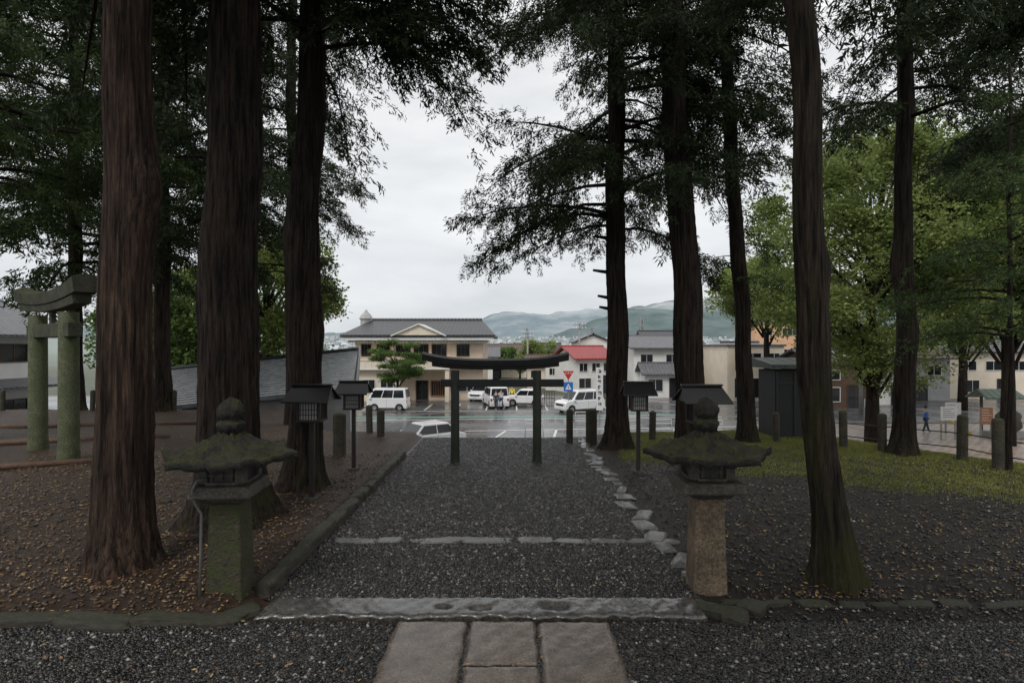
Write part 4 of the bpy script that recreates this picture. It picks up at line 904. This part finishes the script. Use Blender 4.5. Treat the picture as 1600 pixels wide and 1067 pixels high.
o=rock('stone',1.5,.6,1.3,STONE,5); o.parent=e; o.location=(0,0,.95)
e=thing('roofed_shelter','small shelter with green roof on posts','shelter',(30.6,36.0,Z0))
for s in (-1,1): MB().box(s*.9-.06,s*.9+.06,-.06,.06,0,2.2).obj('post',WOODD,e)
m=MB()
for s in (-1,1): m.add([(-1.3,s*.8,2.1),(1.3,s*.8,2.1),(1.15,0,2.6),(-1.15,0,2.6),(-1.3,s*.8,2.2),(1.3,s*.8,2.2),(1.15,0,2.7),(-1.15,0,2.7)],[(0,1,2,3),(4,5,6,7),(0,1,5,4),(1,2,6,5),(2,3,7,6),(3,0,4,7)])
m.obj('roof',TILEGN,e)
e=thing('yellow_handrail','yellow sloping handrail beside the notice boards','handrail',(27.0,34.6,Z0))
MB().tube([(-.9,0,1.2),(.9,0,.1)],.08,8).obj('rail',YEL,e); MB().tube([(-.9,0,0),(-.9,0,1.2)],.06,8).obj('post',YEL,e)
def mast(x,y,z,hh,w,label):
    m=MB(); 
    for sx in (-1,1):
        for sy in (-1,1): m.tube([(sx*w,sy*w,0),(sx*w*.15,sy*w*.15,hh)],w*.08,4)
    for i in range(8):
        t0=i/8; t1=(i+1)/8; a=w*(1-.85*t0); b=w*(1-.85*t1)
        for s in (-1,1): m.tube([(-a,s*a,hh*t0),(b,s*b,hh*t1)],w*.05,4); m.tube([(a,s*a,hh*t0),(-b,s*b,hh*t1)],w*.05,4); m.tube([(s*a,-a,hh*t0),(s*b,b,hh*t1)],w*.05,4)
    for zz in (.7,.82,.94): m.box(-w*1.3,w*1.3,-w*.06,w*.06,hh*zz,hh*zz+w*.1)
    o=m.obj('lattice_mast',STEEL); o.location=(x,y,z); tag(o,label,'pylon','lattice pylons above the town')
mast(57,250,-8,23,2.4,'grey steel lattice pylon rising over rooftops'); mast(11,420,-8,24,3,'thin steel lattice pylon over the distant town'); mast(56,400,-8,24,3,'distant steel pylon against the hills')

# far town
m=MB(); random.seed(3)
for i in range(1300):
    y=rr(500,3400); x=(rr(-420,380))/889*y; w=rr(6,14); z=h(x,y); hh=rr(4,9) ; m.box(x-w/2,x+w/2,y-5,y+5,z-4,z+hh)
    m.add([(x-w/2-.5,y-6,z+hh),(x+w/2+.5,y-6,z+hh),(x+w/2+.5,y+6,z+hh),(x-w/2-.5,y+6,z+hh),(x-w/2,y,z+hh+3),(x+w/2,y,z+hh+3)],[(0,1,5,4),(2,3,4,5),(0,4,3),(1,2,5)])
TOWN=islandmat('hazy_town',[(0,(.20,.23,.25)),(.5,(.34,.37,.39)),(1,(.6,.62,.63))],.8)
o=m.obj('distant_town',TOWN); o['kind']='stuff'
P=[];D=[];S=[]
for i in range(500):
    y=rr(170,900); x=rr(-500,600)/889*y; z=h(x,y)
    for j in range(10): P.append((x+rr(-4,4),y+rr(-4,4),z+rr(1,6))); D.append((rr(-1,1),rr(-1,1),rr(-.2,1))); S.append(rr(6,12))
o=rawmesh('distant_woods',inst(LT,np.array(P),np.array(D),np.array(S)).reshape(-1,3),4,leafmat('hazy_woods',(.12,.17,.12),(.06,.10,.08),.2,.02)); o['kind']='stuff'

# hills
def hillmat(name,c1,c2,z0,z1):  # distance haze is mixed into the hill colours; tops fade as low cloud
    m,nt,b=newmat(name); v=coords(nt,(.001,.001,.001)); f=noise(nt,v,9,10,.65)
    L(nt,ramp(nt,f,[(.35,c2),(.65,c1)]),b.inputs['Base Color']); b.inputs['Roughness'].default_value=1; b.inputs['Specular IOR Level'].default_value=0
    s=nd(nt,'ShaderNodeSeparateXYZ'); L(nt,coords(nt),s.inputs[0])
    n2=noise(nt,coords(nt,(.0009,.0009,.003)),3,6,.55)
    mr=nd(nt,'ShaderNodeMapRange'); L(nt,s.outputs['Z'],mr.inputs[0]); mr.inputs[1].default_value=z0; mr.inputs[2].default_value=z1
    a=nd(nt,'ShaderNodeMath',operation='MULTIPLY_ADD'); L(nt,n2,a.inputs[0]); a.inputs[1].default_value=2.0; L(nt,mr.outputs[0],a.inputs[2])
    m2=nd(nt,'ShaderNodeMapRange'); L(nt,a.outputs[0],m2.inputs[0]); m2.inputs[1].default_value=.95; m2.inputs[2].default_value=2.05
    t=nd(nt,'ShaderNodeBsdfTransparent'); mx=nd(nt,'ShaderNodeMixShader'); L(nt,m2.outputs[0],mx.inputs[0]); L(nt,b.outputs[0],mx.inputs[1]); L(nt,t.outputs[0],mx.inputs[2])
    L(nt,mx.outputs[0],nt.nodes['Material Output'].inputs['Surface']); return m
def hill(name,prof,y0,depth,mat,seed):
    rg=np.random.default_rng(seed); px=np.array([p[0] for p in prof],float); pz=np.array([p[1] for p in prof],float)
    xs=np.linspace(px[0],px[-1],260); rows=26; Z=np.interp(xs,px,pz)
    ph=rg.uniform(0,6,10); Zr=Z+sum(14/(k+1)*np.sin(xs/(260/(k+1)**1.3)+ph[k]) for k in range(8)); 
    ysr=np.linspace(y0-depth,y0,rows)
    def fn(X,Y):
        t=(Y-(y0-depth))/depth; zz=np.interp(X,xs,Zr); r=sum(np.sin(X/(330/(k+1)**1.2)+ph[k]+Y/(500/(k+1)))/(k+1) for k in range(6))
        return 40+(zz-40)*sm(t)**.8+r*22*np.sin(np.pi*np.clip(t,0,1))
    return structure(grid(name,xs,ysr,mat,0,fn))
hill('near_hills',[(-2800,20),(0,30),(300,85),(600,200),(950,300),(1250,345),(1600,370),(2000,420),(2700,470),(4500,560)],4500,1500,hillmat('hazed_forest_hill',(.14,.18,.18),(.10,.135,.135),230,480),1)
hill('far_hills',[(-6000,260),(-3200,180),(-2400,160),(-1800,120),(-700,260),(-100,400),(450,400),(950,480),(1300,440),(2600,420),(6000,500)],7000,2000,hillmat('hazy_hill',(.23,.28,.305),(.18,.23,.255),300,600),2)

# ---------------------------------------------------------------- light
w=bpy.data.worlds.new('World'); scene.world=w; w.use_nodes=True; nt=w.node_tree; bg=nt.nodes['Background']
sky=nd(nt,'ShaderNodeTexSky'); sky.sky_type='NISHITA'; sky.sun_disc=False; sky.sun_elevation=R(52); sky.sun_rotation=R(205)
tc=nd(nt,'ShaderNodeTexCoord'); mp=nd(nt,'ShaderNodeMapping'); mp.inputs['Scale'].default_value=(1.5,1.5,5); L(nt,tc.outputs['Generated'],mp.inputs['Vector'])
n=noise(nt,mp.outputs['Vector'],1.6,7,.55)
s=nd(nt,'ShaderNodeSeparateXYZ'); L(nt,tc.outputs['Generated'],s.inputs[0])
grad=ramp(nt,s.outputs['Z'],[(0,(.72,.75,.78)),(.12,(.86,.88,.90)),(.45,(1.0,1.0,1.0)),(1,(1.0,1.0,1.0))])
grad=mixc(nt,1.0,grad,(1.08,1.08,1.08),'MULTIPLY')
cl=ramp(nt,n,[(.35,(.78,.795,.81)),(.65,(1.0,1.0,1.0))])
col=mixc(nt,1.0,grad,cl,'MULTIPLY')
sk=mixc(nt,1.0,sky.outputs[0],(.08,.08,.08),'MULTIPLY')
fin=mixc(nt,.94,sk,col)
L(nt,fin,bg.inputs['Color']); bg.inputs['Strength'].default_value=1.0
sd=bpy.data.lights.new('sun','SUN'); sd.energy=1.5; sd.angle=R(20); sd.color=(1,.97,.93); so=bpy.data.objects.new('sun',sd); COL.objects.link(so)
so.rotation_euler=Vector((.26,.56,-.79)).to_track_quat('-Z','Y').to_euler()
# ---------------------------------------------------------------- camera
cd=bpy.data.cameras.new('camera'); cd.lens=20; cd.sensor_width=36; cd.shift_y=7.5/1600; cd.clip_end=20000; cd.clip_start=.1
co=bpy.data.objects.new('camera',cd); COL.objects.link(co); co.location=(0,0,2.4); co.rotation_euler=(R(90),0,0); scene.camera=co
scene.view_settings.view_transform='Standard'; scene.view_settings.look='None'; scene.view_settings.exposure=0
